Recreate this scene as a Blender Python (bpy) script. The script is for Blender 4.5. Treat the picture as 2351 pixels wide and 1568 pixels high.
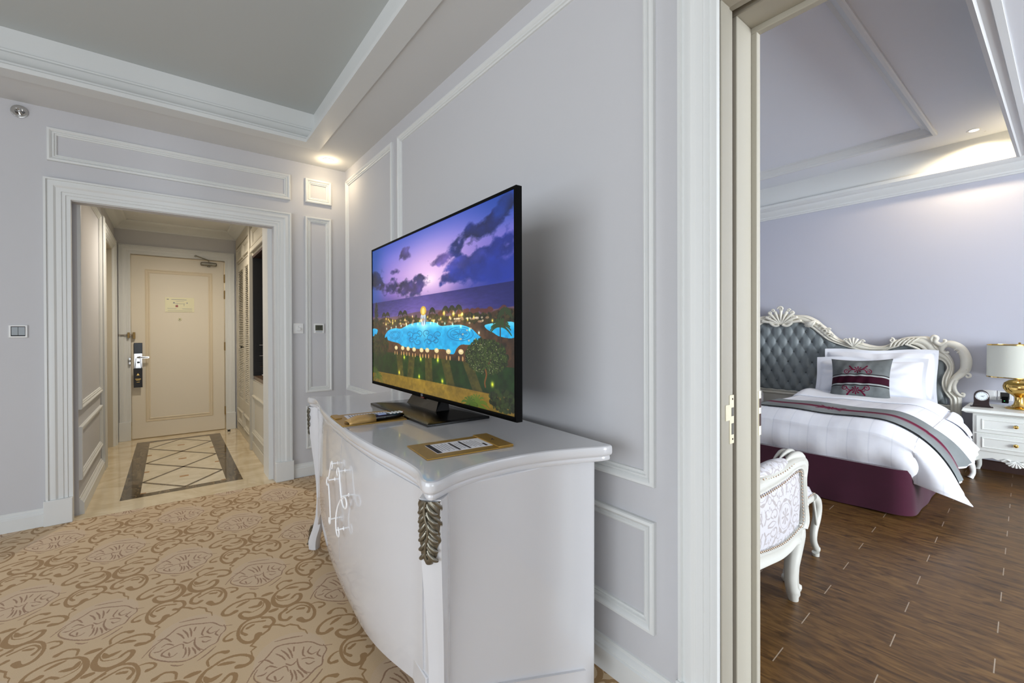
import bpy, math, random
import numpy as np
from mathutils import Vector, Matrix

EXPO = 0.0
LP = dict(living=88, side=134, bedroom=690, dl_living=6, dl_bed=36, dl_hall=74, dl_hall2=18, dl_bath=42, screen=1.05)
S = bpy.context.scene
for o in list(bpy.data.objects):
    bpy.data.objects.remove(o, do_unlink=True)
COL = S.collection
PI = math.pi

# ------------------------------------------------------------------ camera
cam_d = bpy.data.cameras.new('camera')
cam = bpy.data.objects.new('camera', cam_d); COL.objects.link(cam)
cam_d.sensor_width = 36.0
cam_d.lens = 36.0 * 1005.43 / 2351.0
cam_d.shift_x = 0.0
cam_d.shift_y = (767.5 - 784.0) / 2351.0
cam_d.clip_start = 0.02
R_ = (0.78820438, -0.61540454, -0.00333225)
U_ = (0.00584301, 0.00206903, 0.99998079)
F_ = (0.61538582, 0.78820871, -0.00522663)
M = Matrix(((R_[0], U_[0], -F_[0], 0.0), (R_[1], U_[1], -F_[1], 0.0), (R_[2], U_[2], -F_[2], 1.26), (0, 0, 0, 1)))
cam.matrix_world = M
S.camera = cam

# ------------------------------------------------------------------ view, world
S.view_settings.view_transform = 'Standard'
S.view_settings.look = 'None'
S.view_settings.gamma = 1.0
S.view_settings.use_curve_mapping = False
S.view_settings.exposure = EXPO
S.cycles.max_bounces = 10
S.cycles.diffuse_bounces = 6
S.cycles.glossy_bounces = 5
S.cycles.caustics_reflective = False
S.cycles.caustics_refractive = False
S.cycles.sample_clamp_indirect = 4.0
W = bpy.data.worlds.new('world'); S.world = W
W.use_nodes = True
W.node_tree.nodes['Background'].inputs[0].default_value = (0.75, 0.86, 1.0, 1)
W.node_tree.nodes['Background'].inputs[1].default_value = 1.0

def area(name, loc, rot, sx, sy, power, col):
    l = bpy.data.lights.new(name, 'AREA'); l.shape = 'RECTANGLE'; l.size = sx; l.size_y = sy
    l.energy = power; l.color = col
    o = bpy.data.objects.new(name, l); COL.objects.link(o); o.location = loc; o.rotation_euler = rot
    return o
def spot(name, loc, power, col, angle=130, blend=0.6, r=0.03):
    l = bpy.data.lights.new(name, 'SPOT'); l.energy = power; l.color = col
    l.spot_size = math.radians(angle); l.spot_blend = blend; l.shadow_soft_size = r
    o = bpy.data.objects.new(name, l); COL.objects.link(o); o.location = loc
    return o
DAY = (0.89, 0.945, 1.0)
WARM = (1.0, 0.79, 0.50)
# daylight entering through the windows of both rooms (behind the camera), plus an added side fill
area('daylight_living_window', (-0.9, -5.62, 1.35), (PI/2, 0, 0), 2.9, 2.2, LP['living'], DAY)
area('added_side_fill', (-3.42, -0.2, 1.35), (PI/2, 0, -PI/2), 4.7, 2.2, LP['side'], DAY)  # fill added at an invented left window to even out the room
area('daylight_bedroom_window', (2.65, -5.62, 1.35), (PI/2, 0, 0), 2.0, 2.2, LP['bedroom'], (0.86, 0.93, 1.0))
# the halogen downlights
spot('downlight_lamp_living', (1.082, 3.944, 2.735), LP['dl_living'], WARM, 150, 0.8, 0.03)
def point(name, loc, power, col, r=0.03):
    l = bpy.data.lights.new(name, 'POINT'); l.energy = power; l.color = col; l.shadow_soft_size = r
    o = bpy.data.objects.new(name, l); COL.objects.link(o); o.location = loc
point('added_glow_fill_living', (1.082, 3.944, 2.69), 1.3, WARM)  # extra point light added below the real downlight to widen its glow
spot('downlight_lamp_bedroom', (5.516, 0.533, 2.985), LP['dl_bed'], WARM, 165, 0.5, 0.03)
spot('downlight_lamp_hall', (0.10, 5.55, 2.54), LP['dl_hall'], (1.0, 0.90, 0.75), 160, 0.8, 0.04)
spot('downlight_lamp_hall_door', (0.10, 4.75, 2.54), LP['dl_hall2'], (1.0, 0.82, 0.6), 160, 0.8, 0.04)
spot('downlight_lamp_bathroom', (-1.1, 6.05, 2.3), LP['dl_bath'], WARM, 160, 0.8, 0.04)

spot('downlight_lamp_corridor', (0.10, 7.40, 2.45), 60, WARM, 160, 0.8, 0.05)
# ------------------------------------------------------------------ materials
def lin(c):
    return tuple(((x/255.0)/12.92 if x/255.0 <= 0.04045 else ((x/255.0+0.055)/1.055)**2.4) for x in c)
MATS = {}
def nt(m): return m.node_tree.nodes, m.node_tree.links
def mat(name, rgb, rough=0.5, metal=0.0, spec=0.5, bump=0.0, bscale=200.0, var=0.0, vscale=3.0, coat=0.0, emit=None, estr=1.0, sheen=0.0):
    if name in MATS: return MATS[name]
    m = bpy.data.materials.new(name); m.use_nodes = True
    N, L = nt(m); p = N['Principled BSDF']
    c = lin(rgb)
    p.inputs['Base Color'].default_value = (*c, 1)
    p.inputs['Roughness'].default_value = rough
    p.inputs['Metallic'].default_value = metal
    p.inputs['Specular IOR Level'].default_value = spec
    if coat: p.inputs['Coat Weight'].default_value = coat; p.inputs['Coat Roughness'].default_value = 0.04
    if sheen: p.inputs['Sheen Weight'].default_value = sheen
    tc = N.new('ShaderNodeTexCoord')
    if var:
        no = N.new('ShaderNodeTexNoise'); no.inputs['Scale'].default_value = vscale; no.inputs['Detail'].default_value = 4
        L.new(tc.outputs['Object'], no.inputs['Vector'])
        mx = N.new('ShaderNodeMixRGB'); mx.inputs['Color1'].default_value = (*[x*(1-var) for x in c], 1); mx.inputs['Color2'].default_value = (*[min(1, x*(1+var)) for x in c], 1)
        L.new(no.outputs['Fac'], mx.inputs['Fac']); L.new(mx.outputs['Color'], p.inputs['Base Color'])
    if bump:
        no = N.new('ShaderNodeTexNoise'); no.inputs['Scale'].default_value = bscale; no.inputs['Detail'].default_value = 3
        L.new(tc.outputs['Object'], no.inputs['Vector'])
        b = N.new('ShaderNodeBump'); b.inputs['Strength'].default_value = bump; b.inputs['Distance'].default_value = 0.002
        L.new(no.outputs['Fac'], b.inputs['Height']); L.new(b.outputs['Normal'], p.inputs['Normal'])
    if emit:
        p.inputs['Emission Color'].default_value = (*lin(emit), 1); p.inputs['Emission Strength'].default_value = estr
    MATS[name] = m
    return m

wall_m = mat('wall_paint', (195, 195, 198), 0.75, var=0.02, vscale=1.5, bump=0.08, bscale=350)
bwall_m = mat('bedroom_wall_paint', (188, 189, 200), 0.75, var=0.02, vscale=1.5, bump=0.08, bscale=350)
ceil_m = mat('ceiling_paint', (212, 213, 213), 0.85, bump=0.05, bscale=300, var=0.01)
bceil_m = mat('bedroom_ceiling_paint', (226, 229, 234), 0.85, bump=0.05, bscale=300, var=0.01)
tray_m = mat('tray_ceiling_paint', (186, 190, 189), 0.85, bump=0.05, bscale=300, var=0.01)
trim_m = mat('trim_paint', (216, 218, 217), 0.38, bump=0.03, bscale=60)
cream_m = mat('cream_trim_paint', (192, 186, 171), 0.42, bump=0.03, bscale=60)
lacq_m = mat('white_lacquer', (204, 204, 207), 0.16, coat=0.6, var=0.01)
ivory_m = mat('ivory_paint', (226, 222, 208), 0.38, bump=0.05, bscale=50)
black_m = mat('black_gloss_plastic', (6, 6, 7), 0.22, coat=0.1, spec=.3)
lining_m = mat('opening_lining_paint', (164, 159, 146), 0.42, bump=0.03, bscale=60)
blackm_m = mat('black_matt_plastic', (3, 3, 3), 0.5, spec=.08)
silver_m = mat('antique_silver', (132, 128, 116), 0.33, 0.9, var=0.35, vscale=60)
chrome_m = mat('chrome', (205, 205, 205), 0.12, 1.0)
brass_m = mat('polished_brass', (220, 184, 108), 0.14, 1.0)
gold_m = mat('gold_paper_board', (176, 138, 66), 0.38, 0.55, bump=0.3, bscale=900, var=0.15, vscale=300)
kraft_m = mat('gold_card_band', (186, 150, 92), 0.4, 0.35, bump=0.2, bscale=600)
plast_m = mat('white_plastic', (225, 226, 226), 0.35)
greyp_m = mat('grey_rocker_plastic', (150, 158, 164), 0.35)
brown_m = mat('dark_brown_wood', (52, 30, 24), 0.45, var=0.2, vscale=30)
dark_m = mat('dark_cabinet_laminate', (26, 24, 22), 0.45)
dullblack_m = mat('black_slot', (10, 10, 10), 0.8)  # matt black of the switch backing and peephole lens
linen_m = mat('white_linen', (230, 232, 238), 0.8, sheen=0.2, bump=0.15, bscale=25)
velvet_m = mat('burgundy_velvet', (60, 16, 36), 0.9, spec=.2, sheen=0.25, var=0.25, vscale=6)
paper_m = mat('white_paper', (235, 233, 238), 0.6)
ink_m = mat('black_ink', (30, 20, 26), 0.6)
greyink_m = mat('grey_ink', (150, 148, 152), 0.7)
leather_m = mat('grey_leather', (120, 127, 128), 0.42, bump=0.15, bscale=250, var=0.06, vscale=5)
cream_door_m = mat('door_cream_paint', (222, 214, 198), 0.5, bump=0.03, bscale=60, var=0.015)
doorline_m = mat('door_inlay_paint', (216, 203, 178), 0.45)
walln_m = mat('mahogany_gloss', (28, 9, 9), 0.15, coat=0.5)
shade_m = mat('lampshade_fabric', (222, 224, 212), 0.8)

# ------------------------------------------------------------------ mesh builder
class B:
    def __init__(s): s.v = []; s.f = []; s.m = []
    def add(s, vs, fs, mi=0):
        o = len(s.v); s.v += [tuple(map(float, v)) for v in vs]
        for f in fs: s.f.append(tuple(i+o for i in f)); s.m.append(mi)
        return s
    def box(s, x0, x1, y0, y1, z0, z1, mi=0):
        vs = [(x, y, z) for z in (z0, z1) for y in (y0, y1) for x in (x0, x1)]
        return s.add(vs, [(0,2,3,1),(4,5,7,6),(0,1,5,4),(2,6,7,3),(0,4,6,2),(1,3,7,5)], mi)
    def grid(s, rows, closed_u=False, closed_v=False, mi=0, flip=False):
        nr = len(rows); nc = len(rows[0]); vs = [p for r in rows for p in r]; fs = []
        for i in range(nr if closed_v else nr-1):
            for j in range(nc if closed_u else nc-1):
                a = i*nc+j; b = i*nc+(j+1) % nc; c = ((i+1) % nr)*nc+(j+1) % nc; d = ((i+1) % nr)*nc+j
                fs.append((a, d, c, b) if flip else (a, b, c, d))
        return s.add(vs, fs, mi)
    def tube(s, pts, r, n=8, closed=False, mi=0, caps=True, flat=1.0):
        pts = [Vector(p) for p in pts]; k = len(pts)
        rr = r if isinstance(r, (list, tuple)) else [r]*k
        rows = []; up = None
        for i, p in enumerate(pts):
            if closed: t = pts[(i+1) % k]-pts[i-1]
            else: t = pts[min(i+1, k-1)]-pts[max(i-1, 0)]
            t.normalize()
            if up is None:
                up = Vector((0, 0, 1)) if abs(t.z) < 0.9 else Vector((1, 0, 0))
            a = t.cross(up)
            if a.length < 1e-6: a = t.cross(Vector((0, 1, 0)))
            a.normalize(); b = a.cross(t).normalized(); up = b
            rows.append([p + a*math.cos(2*PI*j/n)*rr[i]*flat + b*math.sin(2*PI*j/n)*rr[i] for j in range(n)])
        o = len(s.v)
        s.grid(rows, closed_u=True, closed_v=closed, mi=mi)
        if caps and not closed:
            s.f.append(tuple(o+j for j in range(n))[::-1]); s.m.append(mi)
            s.f.append(tuple(o+(k-1)*n+j for j in range(n))); s.m.append(mi)
        return s
    def lathe(s, prof, n=24, c=(0, 0, 0), axis='z', mi=0, sx=1.0, sy=1.0):
        rows = []
        for r, h in prof:
            row = []
            for j in range(n):
                a = 2*PI*j/n; x, y = r*math.cos(a)*sx, r*math.sin(a)*sy
                if axis == 'z': row.append((c[0]+x, c[1]+y, c[2]+h))
                elif axis == 'x': row.append((c[0]+h, c[1]+x, c[2]+y))
                else: row.append((c[0]+x, c[1]+h, c[2]+y))
            rows.append(row)
        return s.grid(rows, closed_u=True, mi=mi)
    def prism(s, outline, d0, d1, plane='xz', mi=0):
        def P(a, b, d):
            return {'xz': (a, d, b), 'yz': (d, a, b), 'xy': (a, b, d)}[plane]
        n = len(outline); vs = [P(a, b, d0) for a, b in outline]+[P(a, b, d1) for a, b in outline]
        fs = [tuple(range(n)), tuple(range(2*n-1, n-1, -1))]+[(i, i+n, (i+1) % n+n, (i+1) % n) for i in range(n)]
        return s.add(vs, fs, mi)
    def sweep(s, path, prof, mapf, closed=False, mi=0, endcaps=True):
        """path 2D points; prof (off, out); off is to the LEFT of the path; mapf(a,b,out)->xyz"""
        k = len(path); rows = []
        def nrm(p, q):
            dx, dy = q[0]-p[0], q[1]-p[1]; l = math.hypot(dx, dy); return (-dy/l, dx/l)
        for i in range(k):
            if closed or 0 < i < k-1:
                n1 = nrm(path[i-1], path[i]); n2 = nrm(path[i], path[(i+1) % k])
                mx, my = n1[0]+n2[0], n1[1]+n2[1]; l2 = (mx*mx+my*my)/2.0
                m = (mx/l2, my/l2)
            elif i == 0: m = nrm(path[0], path[1])
            else: m = nrm(path[-2], path[-1])
            rows.append([mapf(path[i][0]+m[0]*o, path[i][1]+m[1]*o, h) for o, h in prof])
        o = len(s.v); n = len(prof)
        s.grid(rows, closed_v=closed, mi=mi)
        if endcaps and not closed:
            s.f.append(tuple(o+j for j in range(n))); s.m.append(mi)
            s.f.append(tuple(o+(k-1)*n+j for j in range(n))[::-1]); s.m.append(mi)
        return s

def obj(name, b, mats, parent=None, smooth=True, bevel=0.0, ang=35, seg=2, label=None, solid=0.0, subd=0, loc=None, weld=0.0):
    me = bpy.data.meshes.new(name); me.from_pydata(b.v, [], b.f)
    if not isinstance(mats, (list, tuple)): mats = [mats]
    for m in mats: me.materials.append(m)
    me.polygons.foreach_set('material_index', b.m)
    me.polygons.foreach_set('use_smooth', [smooth]*len(me.polygons))
    me.update(); me.validate()
    import bmesh
    bm = bmesh.new(); bm.from_mesh(me)
    if weld: bmesh.ops.remove_doubles(bm, verts=bm.verts, dist=weld)
    bmesh.ops.recalc_face_normals(bm, faces=bm.faces); bm.to_mesh(me); bm.free()
    if smooth and not subd: me.set_sharp_from_angle(angle=math.radians(ang))
    o = bpy.data.objects.new(name, me); COL.objects.link(o)
    if loc: o.location = loc
    if parent: o.parent = parent
    if solid:
        md = o.modifiers.new('solid', 'SOLIDIFY'); md.thickness = solid; md.offset = 0
    if bevel:
        md = o.modifiers.new('bevel', 'BEVEL'); md.width = bevel; md.segments = seg; md.limit_method = 'ANGLE'; md.angle_limit = math.radians(40)
    if subd:
        md = o.modifiers.new('sub', 'SUBSURF'); md.levels = subd; md.render_levels = subd
    if label: o['label'] = label
    return o
def struct(name, b, m, **k):
    o = obj(name, b, m, **k)
    if not k.get('parent'): o['kind'] = 'structure'
    return o
def thing(name, label, cat, loc=(0, 0, 0), rz=0.0, group=None, kind=None):
    o = bpy.data.objects.new(name, None); COL.objects.link(o); o.empty_display_size = 0.1
    o.location = loc; o.rotation_euler = (0, 0, rz)
    o['label'] = label; o['category'] = cat
    if group: o['group'] = group
    if kind: o['kind'] = kind
    return o
def tag(o, label, cat, group=None):
    o['label'] = label; o['category'] = cat
    if group: o['group'] = group
    return o
def dup(root, loc, rz, label):
    r = root.copy(); COL.objects.link(r); r.location = loc; r.rotation_euler = (0, 0, rz); r['label'] = label
    for ch in list(root.children):
        c = ch.copy(); COL.objects.link(c); c.parent = r
        for g in ch.children:
            d = g.copy(); COL.objects.link(d); d.parent = c
    return r
def text_obj(name, s, size, mw, m, parent=None, ext=0.0004):
    cu = bpy.data.curves.new('txt', 'FONT'); cu.body = s; cu.size = size; cu.extrude = ext; cu.align_x = 'CENTER'; cu.align_y = 'CENTER'
    t = bpy.data.objects.new('txt', cu); COL.objects.link(t)
    dg = bpy.context.evaluated_depsgraph_get(); me = bpy.data.meshes.new_from_object(t.evaluated_get(dg))
    bpy.data.objects.remove(t); me.materials.clear(); me.materials.append(m)
    me.transform(mw)
    o = bpy.data.objects.new(name, me); COL.objects.link(o)
    if parent: o.parent = parent
    return o
def spline(pts, n=6, closed=False):
    """Catmull-Rom through points (any dimension)"""
    P = [np.array(p, float) for p in pts]; k = len(P); out = []
    rng = range(k) if closed else range(k-1)
    for i in rng:
        if closed: a, b, c, d = P[i-1], P[i], P[(i+1) % k], P[(i+2) % k]
        else: a, b, c, d = P[max(i-1, 0)], P[i], P[i+1], P[min(i+2, k-1)]
        for j in range(n):
            t = j/n
            out.append(tuple(0.5*((2*b)+(-a+c)*t+(2*a-5*b+4*c-d)*t*t+(-a+3*b-3*c+d)*t**3)))
    if not closed: out.append(tuple(P[-1]))
    return out
def interp(x, xs, ys): return float(np.interp(x, xs, ys))

# ------------------------------------------------------------------ rasters drawn by formula
class Ras:
    """strokes drawn as anti-aliased discs on a float mask, wrapping at the edges"""
    def __init__(s, w, h, sx, sy, wrap=True): s.w, s.h, s.sx, s.sy, s.wrap = w, h, sx, sy, wrap; s.a = np.zeros((h, w))
    def disc(s, x, y, r, val=1.0, ry=None):
        px, py = x/s.sx*s.w, y/s.sy*s.h; rx = r/s.sx*s.w; ry_ = (ry or r)/s.sy*s.h
        x0, x1 = int(px-rx-2), int(px+rx+3); y0, y1 = int(py-ry_-2), int(py+ry_+3)
        xs = np.arange(x0, x1); ys = np.arange(y0, y1)
        if not s.wrap:
            xs = xs[(xs >= 0) & (xs < s.w)]; ys = ys[(ys >= 0) & (ys < s.h)]
            if not len(xs) or not len(ys): return
        X, Y = np.meshgrid(xs, ys)
        d = np.sqrt(((X-px)/max(rx, .1))**2+((Y-py)/max(ry_, .1))**2)
        v = np.clip((1-d)*min(rx, ry_)+0.5, 0, 1)*val
        I, J = np.meshgrid(ys % s.h, xs % s.w, indexing='ij')
        s.a[I, J] = np.maximum(s.a[I, J], v)
    def stroke(s, pts, w0, w1=None, wm=None, val=1.0, step=None):
        pts = np.array(pts, float); w1 = w0 if w1 is None else w1
        seg = np.sqrt(((pts[1:]-pts[:-1])**2).sum(1)); L = np.concatenate([[0], np.cumsum(seg)])
        step = step or max(0.35*min(s.sx/s.w, s.sy/s.h)*3, 0.0004)
        for t in np.arange(0, L[-1], step):
            f = t/L[-1]; x = np.interp(t, L, pts[:, 0]); y = np.interp(t, L, pts[:, 1])
            r = w0+(w1-w0)*f if wm is None else (w0*(1-f)+w1*f)*(1-4*f*(1-f))+wm*4*f*(1-f)
            s.disc(x, y, max(r, 1e-5), val)
def spiral(cx, cy, r0, r1, a0, turns, n=60, sx=1.0, sy=1.0):
    return [(cx+sx*(r0+(r1-r0)*t)*math.cos(a0+turns*2*PI*t), cy+sy*(r0+(r1-r0)*t)*math.sin(a0+turns*2*PI*t)) for t in np.linspace(0, 1, n)]
def image(name, rgb):
    h, w = rgb.shape[:2]
    im = bpy.data.images.new(name, w, h, alpha=False)
    px = np.ones((h, w, 4), np.float32); px[..., :3] = np.clip(rgb, 0, 1)
    im.pixels.foreach_set(px.ravel()); im.update(); im.pack()
    return im
def fbm(w, h, cells, octs=5, seed=0, asp=1.0):
    rng = np.random.RandomState(seed); out = np.zeros((h, w)); amp = 1; tot = 0
    for o in range(octs):
        cx = max(2, int(cells*2**o)); cy = max(2, int(cells*asp*2**o))
        g = rng.rand(cy+2, cx+2)
        x = np.linspace(0, cx, w, endpoint=False); y = np.linspace(0, cy, h, endpoint=False)
        xi = x.astype(int); yi = y.astype(int); fx = x-xi; fy = y-yi
        fx = fx*fx*(3-2*fx); fy = fy*fy*(3-2*fy)
        a = g[np.ix_(yi, xi)]; b = g[np.ix_(yi, xi+1)]; c = g[np.ix_(yi+1, xi)]; d = g[np.ix_(yi+1, xi+1)]
        out += amp*((a*(1-fx)+b*fx)*(1-fy)[:, None]+(c*(1-fx)+d*fx)*fy[:, None]); tot += amp; amp *= 0.5
    return out/tot
# ================================================================== FLOOR MATERIALS
class Scaled:
    def __init__(s, r, cx, cy, kx, ky, kw): s.r, s.cx, s.cy, s.kx, s.ky, s.kw = r, cx, cy, kx, ky, kw
    def T(s, x, y): return (s.cx+(x-s.cx)*s.kx, s.cy+(y-s.cy)*s.ky)
    def disc(s, x, y, rx, val=1.0, ry=None): x, y = s.T(x, y); s.r.disc(x, y, rx*s.kw, val, (ry or rx)*s.kw)
    def stroke(s, pts, w0, w1=None, wm=None): s.r.stroke([s.T(*p) for p in pts], w0*s.kw, None if w1 is None else w1*s.kw, None if wm is None else wm*s.kw)
def math_n(N, L, op, a, b=None, c=None):
    n = N.new('ShaderNodeMath'); n.operation = op
    for i, x in enumerate((a, b, c)):
        if x is None: continue
        if isinstance(x, (int, float)): n.inputs[i].default_value = x
        else: L.new(x, n.inputs[i])
    return n.outputs[0]
def carpet_material():
    m = bpy.data.materials.new('scroll_carpet'); m.use_nodes = True
    N, L = nt(m); p = N['Principled BSDF']
    sx, sy = 0.61, 0.78
    r = Ras(768, 982, sx, sy); t = Ras(768, 982, sx, sy)
    SCROLL = [ ([(-0.078, 0.164), (-0.046, 0.155), (-0.019, 0.117), (-0.011, 0.063), (-0.027, 0.021), (-0.059, 0.0), (-0.096, 0.008), (-0.118, 0.031), (-0.124, 0.062), (-0.108, 0.074), (-0.085, 0.053)], 0.003, 0.006, 0.012), ([(-0.046, 0.149), (-0.086, 0.174), (-0.129, 0.175), (-0.162, 0.157), (-0.182, 0.131), (-0.183, 0.105), (-0.162, 0.091), (-0.136, 0.101)], 0.003, 0.013, 0.007), ([(-0.034, 0.117), (-0.047, 0.086), (-0.085, 0.095)], 0.004, 0.004, 0.012), ([(-0.076, 0.155), (-0.1, 0.149), (-0.129, 0.133)], 0.002, 0.004, 0.01), ([(-0.023, 0.111), (-0.034, 0.069), (-0.066, 0.051), (-0.091, 0.051)], 0.002, 0.002, 0.003), ([(-0.049, 0.171), (-0.049, 0.208), (-0.075, 0.231), (-0.093, 0.23), (-0.111, 0.217)], 0.004, 0.012, 0.005), ([(-0.019, 0.157), (0.002, 0.16), (0.025, 0.158)], 0.003, 0.003, 0.013), ([(-0.048, -0.027), (-0.02, -0.043), (-0.012, -0.084), (-0.032, -0.107), (-0.05, -0.097)], 0.007, 0.01, 0.008), ([(-0.022, -0.038), (-0.064, -0.008), (-0.103, -0.006), (-0.134, -0.035), (-0.147, -0.088), (-0.141, -0.134), (-0.122, -0.164), (-0.094, -0.164), (-0.079, -0.134)], 0.003, 0.015, 0.007), ([(-0.044, -0.054), (-0.073, -0.039), (-0.101, -0.031), (-0.122, -0.047), (-0.133, -0.078), (-0.12, -0.107)], 0.006, 0.008, 0.005), ([(-0.084, -0.051), (-0.11, -0.063)], 0.004, 0.009, 0.008), ([(-0.146, -0.052), (-0.17, -0.054), (-0.194, -0.076), (-0.193, -0.097), (-0.173, -0.102)], 0.002, 0.01, 0.005) ]
    MED = [ [(-0.113, 0.004), (-0.128, -0.023), (-0.125, -0.055), (-0.096, -0.1), (-0.055, -0.14), (-0.018, -0.162), (0.018, -0.153), (0.059, -0.124), (0.085, -0.114), (0.099, -0.075), (0.121, -0.043), (0.118, -0.006)], [(-0.152, -0.041), (-0.125, 0.005), (-0.099, 0.032), (-0.066, 0.063), (-0.038, 0.092), (-0.001, 0.088), (0.04, 0.065), (0.081, 0.041), (0.111, -0.009), (0.146, -0.028)], [(0.018, -0.19), (0.044, -0.174), (0.08, -0.141)], [(-0.033, 0.131), (0.016, 0.119), (0.064, 0.099)], [(-0.104, 0.044), (-0.08, 0.041), (-0.061, 0.002)], [(-0.092, -0.013), (-0.074, -0.004), (-0.053, -0.028)], [(-0.043, 0.053), (-0.028, 0.025), (-0.02, -0.006)], [(-0.023, 0.063), (-0.01, 0.027), (-0.005, -0.01)], [(0.001, 0.06), (0.005, 0.023), (0.004, -0.009)], [(0.022, 0.053), (0.015, 0.024)], [(-0.023, -0.028), (-0.008, -0.048), (0.012, -0.039)], [(0.017, -0.027), (0.013, -0.072), (0.025, -0.113), (0.039, -0.132)], [(0.03, -0.038), (0.053, -0.048), (0.069, -0.068)], [(0.053, 0.028), (0.04, -0.013), (0.044, -0.032)], [(0.076, 0.01), (0.059, -0.011), (0.068, -0.035), (0.087, -0.033)], [(0.101, -0.027), (0.085, -0.048), (0.093, -0.071)], [(-0.023, -0.075), (-0.025, -0.042), (-0.048, -0.04), (-0.078, -0.047), (-0.092, -0.066), (-0.073, -0.096), (-0.056, -0.102), (-0.043, -0.09)], [(-0.017, -0.072), (-0.017, -0.111), (-0.026, -0.134)], [(-0.006, -0.08), (-0.005, -0.112), (-0.009, -0.139)], [(0.004, -0.089), (0.012, -0.118), (0.014, -0.142)], [(0.016, -0.09), (0.028, -0.131)], [(-0.117, -0.031), (-0.1, -0.037), (-0.088, -0.031)], [(0.066, -0.082), (0.047, -0.084), (0.038, -0.068)], [(-0.069, -0.069), (-0.067, -0.094)], [(-0.063, -0.155), (-0.043, -0.175), (-0.026, -0.18)] ]
    JAG = [(-0.117, 0.099), (-0.117, 0.131), (-0.099, 0.144), (-0.114, 0.165), (-0.09, 0.19), (-0.092, 0.206), (-0.063, 0.213), (-0.041, 0.227), (-0.025, 0.257), (0.001, 0.236), (0.017, 0.211), (0.038, 0.211), (0.063, 0.182), (0.066, 0.151), (0.082, 0.13), (0.083, 0.101)]
    for cx, cy in ((.3655, .670), (.0605, .280)):
        for sg in (1, -1):
            for pts, w0, w1, wm in SCROLL: r.stroke([(cx+sg*x, cy+y) for x, y in spline(pts, 6)], w0*.92, w1*.92, wm*.92)
        r.disc(cx, cy+.004, .021, 1, .012)
    hal = Ras(768, 982, sx, sy)
    for cx, cy in ((.3655, .312), (.0605, .702)):
        for pts in MED: t.stroke([(cx+x, cy+y) for x, y in spline(pts, 5)], .0018, .0018, wm=.0034)
        r.stroke([(cx+x, cy+y) for x, y in JAG], .002, .002, wm=.0055)
        hal.disc(cx, cy, .125, 1, .15)
    rgb = np.zeros((982, 768, 3)); rgb[..., 0] = r.a; rgb[..., 1] = t.a; rgb[..., 2] = hal.a
    im = image('carpet_pattern', rgb); im.colorspace_settings.name = 'Non-Color'
    tc = N.new('ShaderNodeTexCoord'); mp = N.new('ShaderNodeMapping'); mp.inputs['Scale'].default_value = (1/sx, 1/sy, 1)
    # slightly irregular edges of the tufts
    no = N.new('ShaderNodeTexNoise'); no.inputs['Scale'].default_value = 160; no.inputs['Detail'].default_value = 2
    ad = N.new('ShaderNodeVectorMath'); ad.operation = 'MULTIPLY_ADD'; ad.inputs[1].default_value = (.006, .006, 0)
    L.new(tc.outputs['Object'], no.inputs['Vector']); L.new(no.outputs['Color'], ad.inputs[0]); L.new(tc.outputs['Object'], ad.inputs[2])
    L.new(ad.outputs[0], mp.inputs['Vector'])
    tx = N.new('ShaderNodeTexImage'); tx.image = im; L.new(mp.outputs[0], tx.inputs[0])
    sp = N.new('ShaderNodeSeparateColor'); L.new(tx.outputs['Color'], sp.inputs[0])
    n2 = N.new('ShaderNodeTexNoise'); n2.inputs['Scale'].default_value = 700; n2.inputs['Detail'].default_value = 2; L.new(tc.outputs['Object'], n2.inputs['Vector'])
    base = N.new('ShaderNodeMixRGB'); base.inputs[1].default_value = (*lin((186, 160, 126)), 1); base.inputs[2].default_value = (*lin((222, 196, 160)), 1)
    L.new(n2.outputs['Fac'], base.inputs[0])
    m1 = N.new('ShaderNodeMixRGB'); m1.inputs[2].default_value = (*lin((160, 127, 86)), 1); L.new(sp.outputs[0], m1.inputs[0])
    m0 = N.new('ShaderNodeMixRGB'); m0.inputs[2].default_value = (*lin((206, 184, 162)), 1); L.new(math_n(N, L, 'MULTIPLY', sp.outputs[2], .45), m0.inputs[0]); L.new(base.outputs[0], m0.inputs[1]); L.new(m0.outputs[0], m1.inputs[1])
    m2 = N.new('ShaderNodeMixRGB'); m2.inputs[2].default_value = (*lin((156, 124, 98)), 1)
    L.new(sp.outputs[1], m2.inputs[0]); L.new(m1.outputs[0], m2.inputs[1]); L.new(m2.outputs[0], p.inputs['Base Color'])
    p.inputs['Roughness'].default_value = 0.95; p.inputs['Specular IOR Level'].default_value = 0.1; p.inputs['Sheen Weight'].default_value = 0.15
    b = N.new('ShaderNodeBump'); b.inputs['Strength'].default_value = 0.5; b.inputs['Distance'].default_value = 0.003
    L.new(n2.outputs['Fac'], b.inputs['Height']); L.new(b.outputs['Normal'], p.inputs['Normal'])
    return m
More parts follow.
